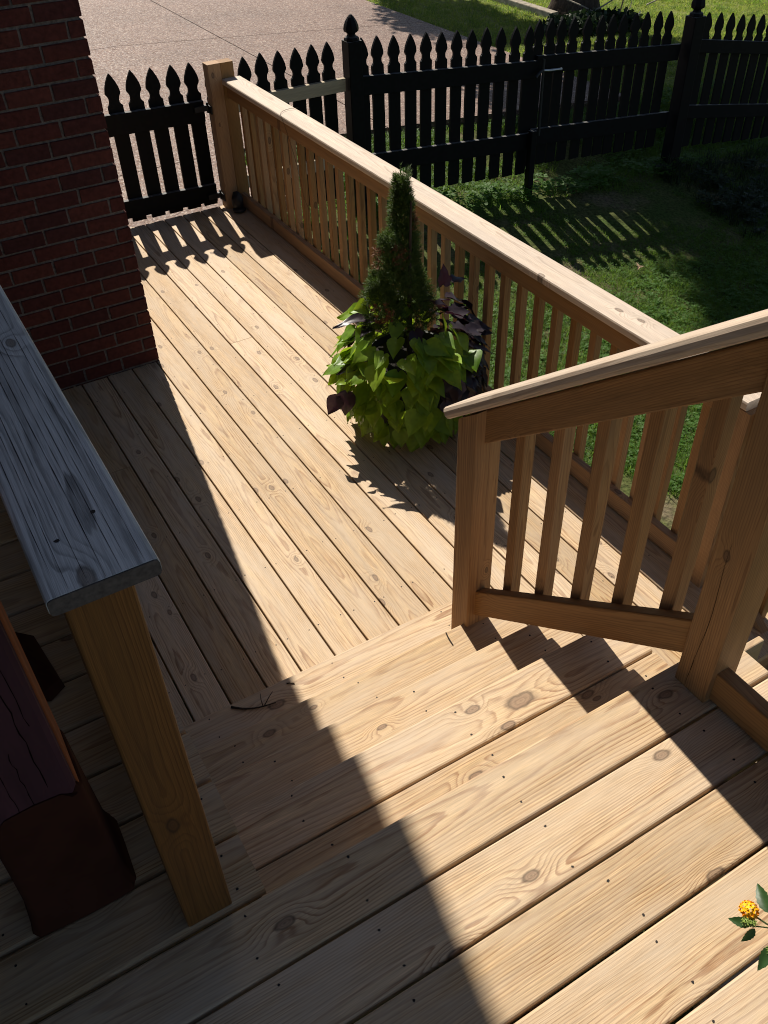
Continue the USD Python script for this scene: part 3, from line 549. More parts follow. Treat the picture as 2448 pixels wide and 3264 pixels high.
# the base: a rounded plinth, wider towards the floor, its lower rim ragged
n = 40; V = []; rows = [(1.305, 0.003), (1.295, 0.008), (1.15, 0.011), (1.02, 0.015), (0.985, 0.021), (0.962, 0.027)]
ccx, ccy = (cx0+cx1)/2, (cy0+cy1)/2
for i, (z, g) in enumerate(rows):
    for j in range(n):
        a = 2*math.pi*j/n; c, s = math.cos(a), math.sin(a); e = 0.28
        px = math.copysign(abs(c)**e, c) * ((cx1-cx0)/2 + g); py = math.copysign(abs(s)**e, s) * ((cy1-cy0)/2 + g)
        wob = 1 + (0.015 * math.sin(5*a + 1) + 0.012 * math.sin(11*a)) * (i >= 4)
        V.append((ccx + px*wob, ccy + py*wob, z + (0.008 * math.sin(7*a) if i == 0 else 0)))
F = []
for i in range(len(rows) - 1):
    for j in range(n):
        k = (j+1) % n; F += [(i*n+j, (i+1)*n+j, (i+1)*n+k), (i*n+j, (i+1)*n+k, i*n+k)]
V += [(ccx, ccy, 1.309)]; F += [(len(V)-1, j, (j+1) % n) for j in range(n)]
obj('base', trimesh.Trimesh(V, F, process=False), M['base_brown'], col, 40)
foot = thing('bench_foot', 'dark red tapered wooden foot standing on the porch boards behind the painted column', 'furniture foot')
hull = trimesh.convex.convex_hull(np.array([(-0.03, 1.52, .962), (-0.07, 1.495, .962), (-0.20, 1.56, .962), (-0.17, 1.72, .962), (-0.055, 1.72, .962), (-0.036, 1.53, .985), (-0.072, 1.51, .985), (-0.18, 1.58, 1.10), (-0.15, 1.68, 1.10)]))
obj('foot', hull, M['base_brown'], foot)
roof = thing('porch_roof', 'flat porch roof over the left side, above the picture', 'roof')
obj('beam', box(-0.22, -0.06, 0.95, 4.36, 3.30, 3.50), M['roofing'], roof)
obj('soffit', box(-2.6, -0.02, 0.75, 4.36, 3.505, 3.60), M['roofing'], roof)

# ------------------------------------------------------------------ brick house
house = thing('brick_house', 'dark red brick house wall with pale mortar joints at the upper left', 'house')
BX, BY, BH = 1.040, 4.395, 6.9
COURSE, PITCH, MJ = 0.0785, 0.207, 0.0125
obj('mortar_wall', box(-2.6, BX - 0.010, BY + 0.007, 10.5, -0.4, BH), M['mortar'], house)
def brickmesh(x0, x1, z0, z1, y0, dep, r):
    m, _ = beam((x0, y0 + dep/2, (z0+z1)/2), (x1, y0 + dep/2, (z0+z1)/2), dep, z1 - z0, up=(0, 0, 1), ch=0.004)
    v = m.vertices.copy(); v += r.normal(0, 0.0012, v.shape); m.vertices = v; return m
obj('main_wall', box(-3.0, -2.62, -1.35, 4.6, -0.6, BH), M['brick1'], house)
rest = {k: [] for k in range(4)}
r = np.random.default_rng(3)
z = -0.3; row = 0
while z < BH - COURSE:
    xr = BX; first = True; row += 1
    e = [0.066, 0.200][row % 2]
    while xr > -2.6:
        wdt = e if first else PITCH - MJ
        xl = xr - wdt
        yo = BY + r.normal(0, 0.0012); which = int(r.choice(4, p=[.4, .25, .2, .15]))
        m = brickmesh(xl, xr, z, z + COURSE - MJ, yo, 0.085, r)
        if 0.0 - COURSE < z < 2.05 and xr > -0.28: obj('brick', m, M[f'brick{which}'], house)
        else: rest[which].append(m)
        xr = xl - MJ; first = False
    z += COURSE
z = -0.3; row = 0     # the side that faces the deck
while z < 2.4:
    row += 1; yl = BY + 0.09 + (0.0 if row % 2 else 0.10)
    while yl < 10.4:
        m, _ = beam((BX - .043, yl, z + (COURSE-MJ)/2), (BX - .043, yl + PITCH - MJ, z + (COURSE-MJ)/2), 0.085, COURSE - MJ, ch=0.004); rest[int(r.choice(4))].append(m); yl += PITCH
    z += COURSE
for k in range(4): tag(obj('bricks', cat(rest[k]), M[f'brick{k}'], house), kind='stuff')
obj('roof', trimesh.convex.convex_hull(np.array([(-2.9, 4.1, 6.9), (BX + .02, 4.36, 6.9), (BX + .02, 10.7, 6.9), (-2.9, 10.7, 6.9), (-2.9, 7.4, 8.3), (BX - .6, 7.4, 8.3)])), M['roofing'], house)

# ------------------------------------------------------------------ black picket fence and gates
def picket_mesh(xc, y0, ztip, zbot, w=0.102, t=0.019):
    h = w / 2
    prof = [(0, 0), (0.30*h, -0.022), (0.62*h, -0.052), (0.88*h, -0.085), (1.0*h, -0.118), (0.95*h, -0.130), (0.84*h, -0.138), (0.70*h, -0.150), (0.64*h, -0.166), (0.68*h, -0.182), (0.82*h, -0.194), (1.0*h, -0.202), (h, -0.216)]
    right = [(xc + a, ztip + b) for a, b in prof] + [(xc + h, zbot)]
    left = [(xc - a, ztip + b) for a, b in prof[1:]] + [(xc - h, zbot)]
    from shapely.geometry import Polygon
    poly = Polygon(right + left[::-1])
    m = trimesh.creation.extrude_polygon(poly, t, engine='earcut')
    v = m.vertices.copy(); m.vertices = np.stack([v[:, 0], y0 + v[:, 2], v[:, 1]], 1); m.invert(); return m
FY = 6.262                                   # near face of the rails
def section(name, label, cat_, group, xs, tip, rails, zbot, railmat='black', raillen=None, yoff=0.0, double=False):
    t = thing(name, label, cat_, group=group)
    for x in xs:
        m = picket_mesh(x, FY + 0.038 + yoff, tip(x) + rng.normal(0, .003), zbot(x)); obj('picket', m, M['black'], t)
    xa, xb = raillen or (xs[0] - 0.06, xs[-1] + 0.06)
    for (za, zb) in rails:                    # (height at tip offset top, thickness)
        a = (xa, FY + 0.019 + yoff, tip(xa) - za - zb/2); b = (xb, FY + 0.019 + yoff, tip(xb) - za - zb/2)
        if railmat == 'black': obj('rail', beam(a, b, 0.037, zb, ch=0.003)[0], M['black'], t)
        else: lumber('rail', t, M[railmat], a, b, 0.037, zb, ch=0.003)
        if double:
            a = (xa, FY - 0.019 + yoff, a[2] - 0.045); b = (xb, FY - 0.019 + yoff, b[2] - 0.045)
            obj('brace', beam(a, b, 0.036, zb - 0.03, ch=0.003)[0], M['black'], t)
    return t
fg = 'sections of the black picket fence'
gate = section('picket_gate', 'narrow black picket gate between the brick wall and the railing end post', 'gate', None,
    [1.155, 1.295, 1.437, 1.579, 1.724, 1.860, 2.003, 2.133], lambda x: 1.008 - 0.035 * (x - 1.58), [(0.243, 0.138), (0.825, 0.125)], lambda x: 0.018 - 0.02*(x-1.5), raillen=(1.08, 2.178))
for zc in (0.70, 0.085):
    h = obj('hinge', cat([box(2.10, 2.195, 6.236, 6.2615, zc - 0.018, zc + 0.018), tube([(2.198, 6.247, zc - .035), (2.198, 6.247, zc + .035)], 0.008, k=8), box(2.198, 2.2065, 6.18, 6.25, zc - 0.03, zc + .02)]), M['iron'], gate)
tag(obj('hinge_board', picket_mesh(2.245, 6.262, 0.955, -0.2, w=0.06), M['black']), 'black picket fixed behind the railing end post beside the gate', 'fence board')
section('fence_section', 'black fence pickets on bare unpainted wood rails just beyond the bright railing cap', 'fence', fg,
    [2.395, 2.528, 2.660, 2.798, 2.935, 3.066, 3.192], lambda x: 0.966 - 0.008*(x-2.5), [(0.252, 0.092), (0.80, 0.089)], lambda x: -0.19, railmat='barewood', raillen=(2.33, 3.305))
def finial_post(x, y, ztop, zbot, label, s=1.0, ang=0.0):
    t = thing('fence_post', label, 'fence post', group='fence posts with turned finials')
    w = 0.112 * s
    zs = ztop - 0.172 * s
    m = beam((0, 0, zbot), (0, 0, zs), w, w, up=(0, 1, 0), ch=0.006)[0]; T = rot((0, 0, 1), ang); T[:3, 3] = (x, y, 0); m.apply_transform(T)
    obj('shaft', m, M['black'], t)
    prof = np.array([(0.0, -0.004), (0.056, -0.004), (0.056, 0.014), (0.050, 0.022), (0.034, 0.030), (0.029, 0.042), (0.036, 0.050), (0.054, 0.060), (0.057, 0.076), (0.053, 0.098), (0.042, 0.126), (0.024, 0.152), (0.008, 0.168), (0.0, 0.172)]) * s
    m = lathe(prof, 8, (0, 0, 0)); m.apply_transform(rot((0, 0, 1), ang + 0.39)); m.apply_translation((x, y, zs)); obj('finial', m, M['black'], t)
    return t
finial_post(3.372, 6.262, 1.128, -0.65, 'black fence post with acorn finial right after the bare wood rails')
s2 = 0.0885
section('driveway_gate', 'wide black picket gate leaf left of the steel drop rod', 'gate', None,
    [3.478, 3.610, 3.755, 3.904, 4.046, 4.189, 4.334, 4.477, 4.618, 4.765, 4.912, 5.054], lambda x: 0.958 - s2*(x-3.44), [(0.262, 0.135), (0.845, 0.138)], lambda x: -0.245 - 0.09*(x-3.44), raillen=(3.43, 5.115), double=False)
t3 = lambda x: 0.846 - 0.0905*(x-5.12)
section('driveway_gate', 'wide black picket gate leaf right of the steel drop rod, in tree shade', 'gate', None,
    [5.165, 5.29, 5.405, 5.535, 5.69, 5.843, 5.968, 6.094, 6.236, 6.366, 6.515, 6.648], t3, [(0.268, 0.135), (0.858, 0.138)], lambda x: -0.335 - 0.09*(x-5.12), raillen=(5.135, 6.79), yoff=0.02)
finial_post(6.895, 6.262, 0.845, -1.0, 'black fence post with finial at the top right, dark against sunny grass', s=1.15)
t4 = lambda x: 0.645 - 0.165*(x-7.11)
section('fence_section', 'black picket fence section in deep shade right of the far finial post', 'fence', fg,
    [7.116, 7.275, 7.43, 7.577, 7.72, 7.86, 8.0, 8.15, 8.30, 8.45], t4, [(0.225, 0.11), (0.80, 0.12)], lambda x: -0.55 - 0.12*(x-7.1), raillen=(6.96, 8.55))
gp = thing('gate_stop_post', 'short dark post at the foot of the driveway gate where the leaves meet', 'post')
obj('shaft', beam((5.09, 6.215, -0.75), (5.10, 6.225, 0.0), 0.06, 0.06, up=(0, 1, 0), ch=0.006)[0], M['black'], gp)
rod = thing('drop_rod', 'steel drop rod with a bright bent handle where the two gate leaves meet', 'gate bolt')
obj('rod', tube([(5.165, 6.235, 0.56), (5.178, 6.238, -0.06)], 0.011, k=10), M['iron'], rod)
obj('handle', tube(smoothpath([(5.165, 6.225, 0.475), (5.22, 6.215, 0.47), (5.28, 6.205, 0.468), (5.335, 6.20, 0.466)], 8), 0.011, k=10), M['steel'], rod)
obj('latch', tube(smoothpath([(5.155, 6.225, 0.478), (5.10, 6.21, 0.462), (5.065, 6.20, 0.44)], 6), 0.012, k=10), M['iron'], rod)

# ------------------------------------------------------------------ foliage helpers
def blade_tuft(nb, h, w, spread, lean, r, seg=2):
    V, F = [], []
    for _ in range(nb):
        a, b = r.uniform(0, 2*math.pi), r.uniform(0, 2*math.pi)
        o = np.array([math.cos(a), math.sin(a), 0]) * spread * math.sqrt(r.random()); d = np.array([math.cos(b), math.sin(b), 0]); s = np.array([-d[1], d[0], 0])
        hh = h * r.uniform(0.55, 1.25); ww = w * r.uniform(0.7, 1.2); L = lean * r.uniform(0.3, 1.6); k = len(V)
        for i in range(seg):
            t = i / seg; c = o + d * hh * L * t * t + np.array([0, 0, hh * (t - 0.25 * L * t * t)]); q = ww * (1 - 0.55 * t); V += [c - s*q, c + s*q]
        V.append(o + d * hh * L + np.array([0, 0, hh * (1 - 0.3 * L)]))
        for i in range(seg - 1): F += [(k+2*i, k+2*i+1, k+2*i+3), (k+2*i, k+2*i+3, k+2*i+2)]
        F.append((k + 2*seg - 2, k + 2*seg - 1, k + 2*seg))
    V = np.array(V); V[:, 2] -= 0.008
    return trimesh.Trimesh(V, F, process=False)
def clover_tuft(nb, h, s, spread, r):
    V, F = [], []
    for _ in range(nb):
        a = r.uniform(0, 2*math.pi); o = np.array([math.cos(a), math.sin(a), 0]) * spread * math.sqrt(r.random()) + [0, 0, h * r.uniform(.4, 1.2)]
        d0 = r.uniform(0, 6)
        for q in range(3):
            d = d0 + q * 2.09 + r.normal(0, .15); e = np.array([math.cos(d), math.sin(d), r.uniform(-.35, .45)]); n = np.array([-math.sin(d), math.cos(d), r.uniform(-.2, .2)])
            ss = s * r.uniform(.7, 1.3); k = len(V)
            V += [o, o + e*ss*.55 + n*ss*.42, o + e*ss, o + e*ss*.55 - n*ss*.42]; F += [(k, k+1, k+2), (k, k+2, k+3)]
    return trimesh.Trimesh(np.array(V), F, process=False)
rg = np.random.default_rng(21)
def scatter(x0, x1, y0, y1, dens, keep):
    n = int((x1-x0)*(y1-y0)*dens); p = np.c_[rg.uniform(x0, x1, n), rg.uniform(y0, y1, n)]
    p = p[keep(p[:, 0], p[:, 1])]; return np.c_[p, groundz(p[:, 0], p[:, 1])]
def grass_field(name, pts, protos, wts, smin, smax):
    n = len(pts); which = rg.choice(len(protos), n, p=wts)
    big = 0.75 + 0.5 * meshkit.fbm(np.c_[pts[:, :2] * 1.7, np.zeros(n)], 3, seed=5)
    sc = (rg.uniform(smin, smax, n) * big)[:, None] * np.array([[1, 1, 1]])
    if name == 'lawn_grass': sc = sc * (1 - 0.52 * sm((pts[:, 1] - 4.3) / 0.9) * sm((6.4 - pts[:, 1]) / .3))[:, None]
    return instancer(numbered('/World', name), protos, pts, which, quat_z(rg.uniform(0, 6.28, n)), sc)
yard_protos = [('blades_a', blade_tuft(18, .040, .0019, .05, .7, rg), M['grass']), ('blades_b', blade_tuft(18, .055, .0021, .05, .9, rg), M['grass']), ('clover_a', clover_tuft(12, .025, .010, .05, rg), M['clover']), ('clover_b', clover_tuft(8, .035, .014, .05, rg), M['clover'])]
off_deck = lambda x, y: ~((x < 2.46) & (y > 1.1) & (y < 6.28)) & ~((x < 2.6) & (y < 1.2))
yp = scatter(1.4, 9.2, -1.6, 7.46, 820, lambda x, y: off_deck(x, y) & ~under_slab(x, y) & ((x - 5) * 0.5 + 0.5 < y + 2.8) & (meshkit.fbm(np.stack([x*1.6, y*1.6, 0*x], -1), 4, seed=9) > 0.30 + 0.10*sm((y-4.2)/1.0)*sm((6.6-y)/.4)))
g = grass_field('lawn_grass', yp, yard_protos, [.42, .32, .16, .10], .6, 1.75); tag(g, 'green lawn of short grass and clover in the yard beside the deck', 'grass')
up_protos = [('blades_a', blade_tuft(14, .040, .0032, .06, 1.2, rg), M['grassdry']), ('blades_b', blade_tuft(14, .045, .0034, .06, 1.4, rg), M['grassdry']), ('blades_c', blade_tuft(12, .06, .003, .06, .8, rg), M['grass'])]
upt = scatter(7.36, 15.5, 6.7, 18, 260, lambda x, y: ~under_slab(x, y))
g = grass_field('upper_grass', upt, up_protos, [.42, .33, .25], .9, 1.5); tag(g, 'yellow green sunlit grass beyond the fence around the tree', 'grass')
wp = scatter(6.6, 8.9, 4.9, 6.2, 110, lambda x, y: np.ones_like(x, bool))
weedp = [('stalks', blade_tuft(12, .22, .004, .07, .9, rg, 3), M['weed']), ('leaves', clover_tuft(14, .12, .05, .09, rg), M['weed'])]
g = grass_field('tall_weeds', wp, weedp, [.75, .25], .5, 1.0); tag(g, 'tall dark weeds in the shade at the fence corner', 'weeds')
fp = scatter(3.45, 7.2, 6.08, 6.34, 130, lambda x, y: np.ones_like(x, bool))
g = grass_field('fence_weeds', fp, [('leaves', clover_tuft(12, .06, .03, .07, rg), M['clover']), ('blades', blade_tuft(12, .10, .003, .05, .9, rg), M['grass'])], [.5, .5], .8, 1.6); tag(g, 'leafy weeds growing along the foot of the black gate leaves', 'weeds')

# ------------------------------------------------------------------ tree beyond the fence
tx, ty = 9.72, 11.15; tz = float(groundz(tx, ty))
tree = thing('shade_tree', 'large dark tree trunk standing in the grass beyond the fence', 'tree')
V, F = [], []; nk = 24; hs = [-0.2, 0.0, 0.12, 0.3, 0.6, 1.2, 2.2, 3.4, 4.6]
for i, h in enumerate(hs):
    R = 0.27 + 0.17 * math.exp(-max(h, 0) / 0.22) - 0.018 * h
    for j in range(nk):
        a = 2*math.pi*j/nk; q = R * (1 + 0.10 * math.exp(-max(h, 0)/.3) * math.sin(5*a + .6) + 0.03 * math.sin(9*a + h))
        V.append((tx + q*math.cos(a) + 0.02*h, ty + q*math.sin(a), tz + h))
for i in range(len(hs)-1):
    for j in range(nk):
        k = (j+1) % nk; F += [(i*nk+j, i*nk+k, (i+1)*nk+k), (i*nk+j, (i+1)*nk+k, (i+1)*nk+j)]
obj('trunk', trimesh.Trimesh(V, F, process=False), M['bark'], tree, True)
blobs = []   # crown masses (x, y, z, r); each shades the ground where sunlight would go on
def shade_blob(gx_, gy_, r, h):    # mass at height h above ground that shades ground point
    blobs.append((gx_ + 0.14*h, gy_ + 0.90*h, (-0.75 if gy_ < 6.3 else -0.4) + h, r))
for s in [(7.55, 5.75, 1.5, 6.6), (8.9, 5.5, 1.6, 6.8), (7.1, 4.1, 1.45, 8.3), (8.2, 3.6, 1.8, 9.0), (9.6, 3.6, 1.8, 9.0), (6.3, 2.5, 1.25, 9.8), (7.3, 1.6, 1.6, 10.2), (10.6, 4.8, 1.8, 8.0), (8.6, 7.9, 1.05, 5.0), (9.6, 8.2, .95, 5.0),
          (6.0, 3.95, .80, 8.6), (6.6, 5.05, .60, 7.5), (5.5, 2.8, .75, 9.4), (6.2, 6.7, .65, 5.4), (6.5, 7.6, .7, 4.9), (7.6, 7.4, .9, 4.9), (7.85, 11.2, 1.0, 5.2), (8.1, 12.4, .7, 4.6), (7.7, 1.2, 1.8, 10.4)]: shade_blob(*s)
top = np.array([tx + .09, ty, tz + 4.4])
for bx, by, bz, br in blobs:
    e = np.array([bx, by, bz - 0.2*br]); mid = top*.45 + e*.55 + [0, 0, .25]
    base = top - [0, 0, 1.6*max(0, (top[2]-bz+1)/3)] if bz < top[2] + 1 else top
    obj('limb', tube(smoothpath([base, mid, e], 8), 0.10, 0.03, 7), M['bark'], tree, True)
def leafcard(r, s, sp=.10):
    V, F = [], []
    for _ in range(10):
        o = r.normal(0, sp, 3); a = r.normal(0, 1, 3); a /= np.linalg.norm(a); b = np.cross(a, r.normal(0, 1, 3)); b /= np.linalg.norm(b); k = len(V); q = s * r.uniform(.7, 1.3)
        V += [o, o + a*q*.5 + b*q*.36, o + a*q, o + a*q*.5 - b*q*.36]; F += [(k, k+1, k+2), (k, k+2, k+3)]
    return trimesh.Trimesh(np.array(V), F, process=False)
cp = []
for bx, by, bz, br in blobs:
    n = int(520 * br**2); d = rg.normal(0, 1, (n, 3)); d /= np.linalg.norm(d, axis=1, keepdims=True)
    rad = br * rg.random(n)**0.45 * (0.78 + 0.45 * meshkit.noise(d*2.1 + bx, 3)); P = np.array([bx, by, bz]) + d * rad[:, None] * [1, 1, .8]
    cp.append(P)
cp = np.vstack(cp); n = len(cp)
instancer(str(tree.GetPath()) + '/crown', [('leaf_cluster', leafcard(rg, .13), M['treeleaf'])], cp, np.zeros(n, int), quat_to(rg.normal(0, 1, (n, 3)), rg.uniform(0, 6, n)), rg.uniform(.8, 1.4, n)[:, None] * np.ones(3))

# brush, dead branches and a timber edge at the foot of the trunk
brush = thing('tree_foot_brush', 'dark leafy brush with pale dead twigs around the foot of the tree', 'brush')
n = 520; a = rg.uniform(0, 6.28, n); q = 0.35 + 0.75*rg.random(n)**.7
P = np.c_[tx - .42 + 0.72*q*np.cos(a), ty - 0.88 + 0.32*q*np.sin(a), np.zeros(n)]; P[:, 2] = groundz(P[:, 0], P[:, 1]) + rg.random(n) * .17 * (1.25 - q)
instancer(str(brush.GetPath()) + '/leaves', [('leaf_cluster', leafcard(rg, .075, .05), M['weed'])], P, np.zeros(n, int), quat_to(rg.normal(0, 1, (n, 3)), rg.uniform(0, 6, n)), rg.uniform(.7, 1.2, n)[:, None] * np.ones(3))
for (p, r0) in (([(9.2, 10.75, .12), (9.5, 10.55, .16), (9.9, 10.5, .30), (10.25, 10.6, .42)], .016), ([(10.2, 10.7, .05), (10.12, 10.55, .35), (10.16, 10.5, .7)], .014), ([(9.3, 10.9, .3), (9.45, 10.5, .2), (9.55, 10.3, .06)], .012), ([(9.7, 10.3, .05), (9.9, 10.2, .22), (10.0, 10.35, .4)], .01), ([(10.6, 10.6, .1), (10.9, 10.4, .25), (11.1, 10.5, .12)], .012)):
    p = np.array(p, float); p[:, 2] += tz; obj('dead_twig', tube(smoothpath(p, 9), r0, r0*.4, 5), M['timber'], brush)
edge = thing('timber_edging', 'weathered landscape timber edging lying in the grass left of the tree trunk', 'timber')
for k in range(3):
    y0_, y1_ = 11.0 + 1.55*k, 11.0 + 1.55*(k+1) - .03
    zt = float(groundz(9.25, (y0_+y1_)/2)); m = beam((9.24 + .02*k, y0_, zt + .04), (9.26 + .02*k, y1_, zt + .045), 0.13, 0.10, ch=0.012)[0]
    obj('timber', m, M['timber'], edge)

# ------------------------------------------------------------------ planter on the deck
PX, PY = 1.945, 3.165
pot = thing('planter_pot', 'round planter pot hidden under the trailing leaves on the deck', 'pot')
obj('body', lathe([(0, 0.004), (.15, 0.004), (.16, .02), (.21, .33), (.225, .35), (.225, .38), (.205, .38), (.195, .35), (0, .35)], 28, (PX, PY, 0)), M['pot'], pot, 30)
obj('soil', lathe([(0, .34), (.195, .34), (.19, .355), (0, .365)], 24, (PX, PY, 0)), M['soil'], pot)
def leaf(base, direction, normal, L, W, tintv, fold=0.28, curl=0.35, wav=0.05, r=None, lobes=False):
    """A heart-shaped leaf: stalk end at base, tip along direction; folded on its midrib, tip curled down."""
    d = np.asarray(direction, float); d /= np.linalg.norm(d); nn = np.asarray(normal, float); nn -= d * (nn @ d); nn /= np.linalg.norm(nn); s = np.cross(nn, d)
    ss = np.array([-0.10, 0.0, 0.12, 0.28, 0.46, 0.64, 0.82, 1.0]); ww = np.array([0.36, 0.70, 0.97, 1.0, 0.84, 0.58, 0.28, 0.0])
    if lobes: ww = np.array([0.45, 0.85, 0.80, 1.05, 0.62, 0.50, 0.22, 0.0])
    ts = np.array([-1, -.5, 0, .5, 1]); V = []
    ph = r.uniform(0, 6)
    for a, b in zip(ss, ww):
        for t in ts:
            sa = a if abs(t) > .3 or a >= 0 else 0.02       # notch at the stalk
            zc = fold * abs(t) * b * W * .5 - curl * L * max(sa, 0)**2 * .5 + wav * L * math.sin(ph + 7*sa + 2.5*t) * abs(t)
            V.append(np.asarray(base) + d * L * (sa - .0) + s * (W * .5 * b * t) + nn * zc)
    F = []
    for i in range(len(ss)-1):
        for j in range(4):
            a = i*5+j; F += [(a, a+1, a+6), (a, a+6, a+5)]
    return trimesh.Trimesh(np.array(V), F, process=False)
def addleaf(parent, m, mt, tv, name='leaf'):
    p = obj(name, m, mt, parent, True)
    k = len(UsdGeom.Mesh(p).GetPointsAttr().Get()); primvar(p, 'tint', Vt.FloatArray.FromNumpy(np.full(k, tv, np.float32)), Sdf.ValueTypeNames.FloatArray); return p
lime = thing('lime_sweet_potato_vine', 'lime green sweet potato vine trailing down the front of the planter on the deck', 'plant')
dark = thing('purple_sweet_potato_vine', 'dark purple sweet potato vine leaves on top and right of the planter', 'plant')
zs_, rs_ = [0.0, 0.05, 0.13, .25, .36, .46, .53, .58, .61], [.225, .262, .295, .318, .315, .285, .225, .13, .0]
def W(p):    # moves a point of the planting back to where the planter stands
    p = np.asarray(p, float); return np.asarray(CAM) + (p - np.asarray(CAM)) * 1.0635
rl = np.random.default_rng(11)
cands = []
for z in np.arange(0.07, 0.605, 0.038):
    R = float(np.interp(z, zs_, rs_)); nl = max(3, int(2*math.pi*R / 0.060))
    for j in range(nl): cands.append((z, R, 2*math.pi*(j + .5*(int(z*20) % 2))/nl))
nl_, nd_ = 0, 0
for z, R, a in cands:
    a += rl.normal(0, .12); z += rl.normal(0, .015); R = float(np.interp(z, zs_, rs_)) + rl.normal(0, .014)
    out = np.array([math.cos(a), math.sin(a), 0])
    isdark = (out @ [0.90, -0.42, 0] > 0.38 + rl.normal(0, .12) + (0.35 if z < .18 else 0)) or (z > .40 and out @ [.85, -.3, 0] > -.12 + rl.normal(0, .2)) or (rl.random() < 0.02)
    if z > 0.40 and out @ [-.75, -.6, 0] > .1: isdark = rl.random() < .10
    if out[1] > 0.62 and z < .45 and rl.random() < .5: continue
    slope = np.clip((z - .20) / .24, 0, 1)
    dirn = out * (0.40 + 0.45*slope) + [0, 0, -1 + 0.62*slope] + rl.normal(0, .30, 3); nrm = out * (1 - .6*slope) + [0, 0, .55 + .9*slope] + rl.normal(0, .28, 3)
    L = rl.uniform(.076, .122) * (1.05 if not isdark else .98); wd = L * rl.uniform(.74, .92)
    base = np.array([PX, PY, 0]) + out * R + [0, 0, z + .03]
    if base[2] + (dirn/np.linalg.norm(dirn))[2]*L < 0.012: base[2] = 0.02 - (dirn/np.linalg.norm(dirn))[2]*L
    m = leaf(base, dirn, nrm, L, wd, 0, fold=rl.uniform(.05, .45), curl=rl.uniform(.0, .4), wav=rl.uniform(.02, .07), r=rl, lobes=isdark and rl.random() < .6)
    addleaf(dark if isdark else lime, m, M['darkleaf'] if isdark else M['lime'], float(np.clip(rl.normal(.5, .28) + .25*(z-.4), 0, 1)))
# stray shoots: a purple one and a green tip out to the left, a tall green leaf at the left top, two silver-lit ones at the right
def stray(par, mt, base, dirn, nrm, L, wd, tv=.6, lobes=False, stalk=None):
    base = W(base)
    addleaf(par, leaf(base, dirn, nrm, L, wd, 0, fold=.3, curl=.4, wav=.05, r=rl, lobes=lobes), mt, tv)
    if stalk is not None:
        stalk = W(stalk); obj('stem', tube(smoothpath([stalk, (np.asarray(stalk)+base)/2 + [0, 0, .02], base], 6), .0022, .0016, 5), M['stem'], par)
stray(dark, M['darkleaf'], (1.475, 2.93, .45), (-.35, -.25, -.9), (-.6, -.7, .4), .115, .10, .9, stalk=(1.60, 2.98, .46))
stray(dark, M['darkleaf'], (1.43, 2.94, .44), (-.6, -.1, -.75), (-.3, -.8, .5), .10, .085, 1.0)
stray(lime, M['lime'], (1.46, 2.92, .52), (-.8, 0, .1), (0, -.4, .9), .05, .04, .6, stalk=(1.56, 2.96, .5))
stray(lime, M['lime'], (1.545, 2.96, .60), (-.9, .1, -.1), (-.2, -.2, .9), .08, .035, .9)
stray(lime, M['lime'], (1.665, 3.0, .80), (.05, 0, 1), (-.4, -.9, .2), .115, .075, .45, stalk=(1.70, 3.0, .72))
stray(lime, M['lime'], (1.625, 3.0, .80), (-.5, -.1, .05), (-.1, -.8, .6), .07, .075, .6)
stray(dark, M['darkleaf'], (1.60, 2.98, .755), (-1, .1, .1), (0, -.2, 1), .15, .06, 1.0, stalk=(1.70, 3.0, .72))
stray(dark, M['darkleaf'], (2.06, 3.06, .75), (.15, .1, .95), (.1, -.6, .75), .10, .085, 1.0, lobes=True, stalk=(2.0, 3.05, .7))
stray(dark, M['darkleaf'], (2.06, 3.02, .70), (.75, -.25, -.25), (.1, .1, 1), .12, .10, 1.0, lobes=True)
stray(dark, M['darkleaf'], (2.14, 3.02, .66), (.55, -.35, -.6), (.4, .2, .9), .12, .10, 1.0, lobes=True)
stray(dark, M['darkleaf'], (2.12, 3.08, .74), (.95, .1, .0), (-.1, -.2, 1), .10, .07, .4, lobes=True)

spruce = thing('dwarf_spruce', 'small cone-shaped dwarf spruce with some browned needles rising from the planter', 'shrub')
obj('trunk', tube([(PX, PY, .35), (PX, PY, .7), (PX + .012, PY, 1.12)], .016, .004, 7), M['bark'], spruce)
def sprig(r):
    V, F = [], []
    for _ in range(20):
        t = r.random(); o = np.array([0, 0, .028*t]); a = r.uniform(0, 6.28); e = np.array([math.cos(a)*.7, math.sin(a)*.7, r.uniform(.35, 1.0)]); e /= np.linalg.norm(e); s = np.cross(e, [0, 0, 1.]); s /= np.linalg.norm(s) + 1e-9
        L = .012 * r.uniform(.7, 1.3); k = len(V); V += [o - s*.0009, o + s*.0009, o + e*L]; F.append((k, k+1, k+2))
    return trimesh.Trimesh(np.array(V), F, process=False)
cones = [  # (axis bottom, axis top, radii along it)
    ((1.850, 3.05, .60), (1.838, 3.05, 1.275), [.150, .145, .128, .108, .094, .080, .064, .048, .030, .006], 3400),
    ((1.700, 3.00, .66), (1.690, 3.00, .905), [.085, .095, .090, .075, .045, .01], 900),
    ((1.755, 3.01, .80), (1.750, 3.01, 1.075), [.085, .085, .075, .058, .035, .01], 800),
    ((1.940, 3.07, .62), (1.935, 3.07, .82), [.080, .070, .055, .038, .012], 450)]
P, D, Wh = [], [], []
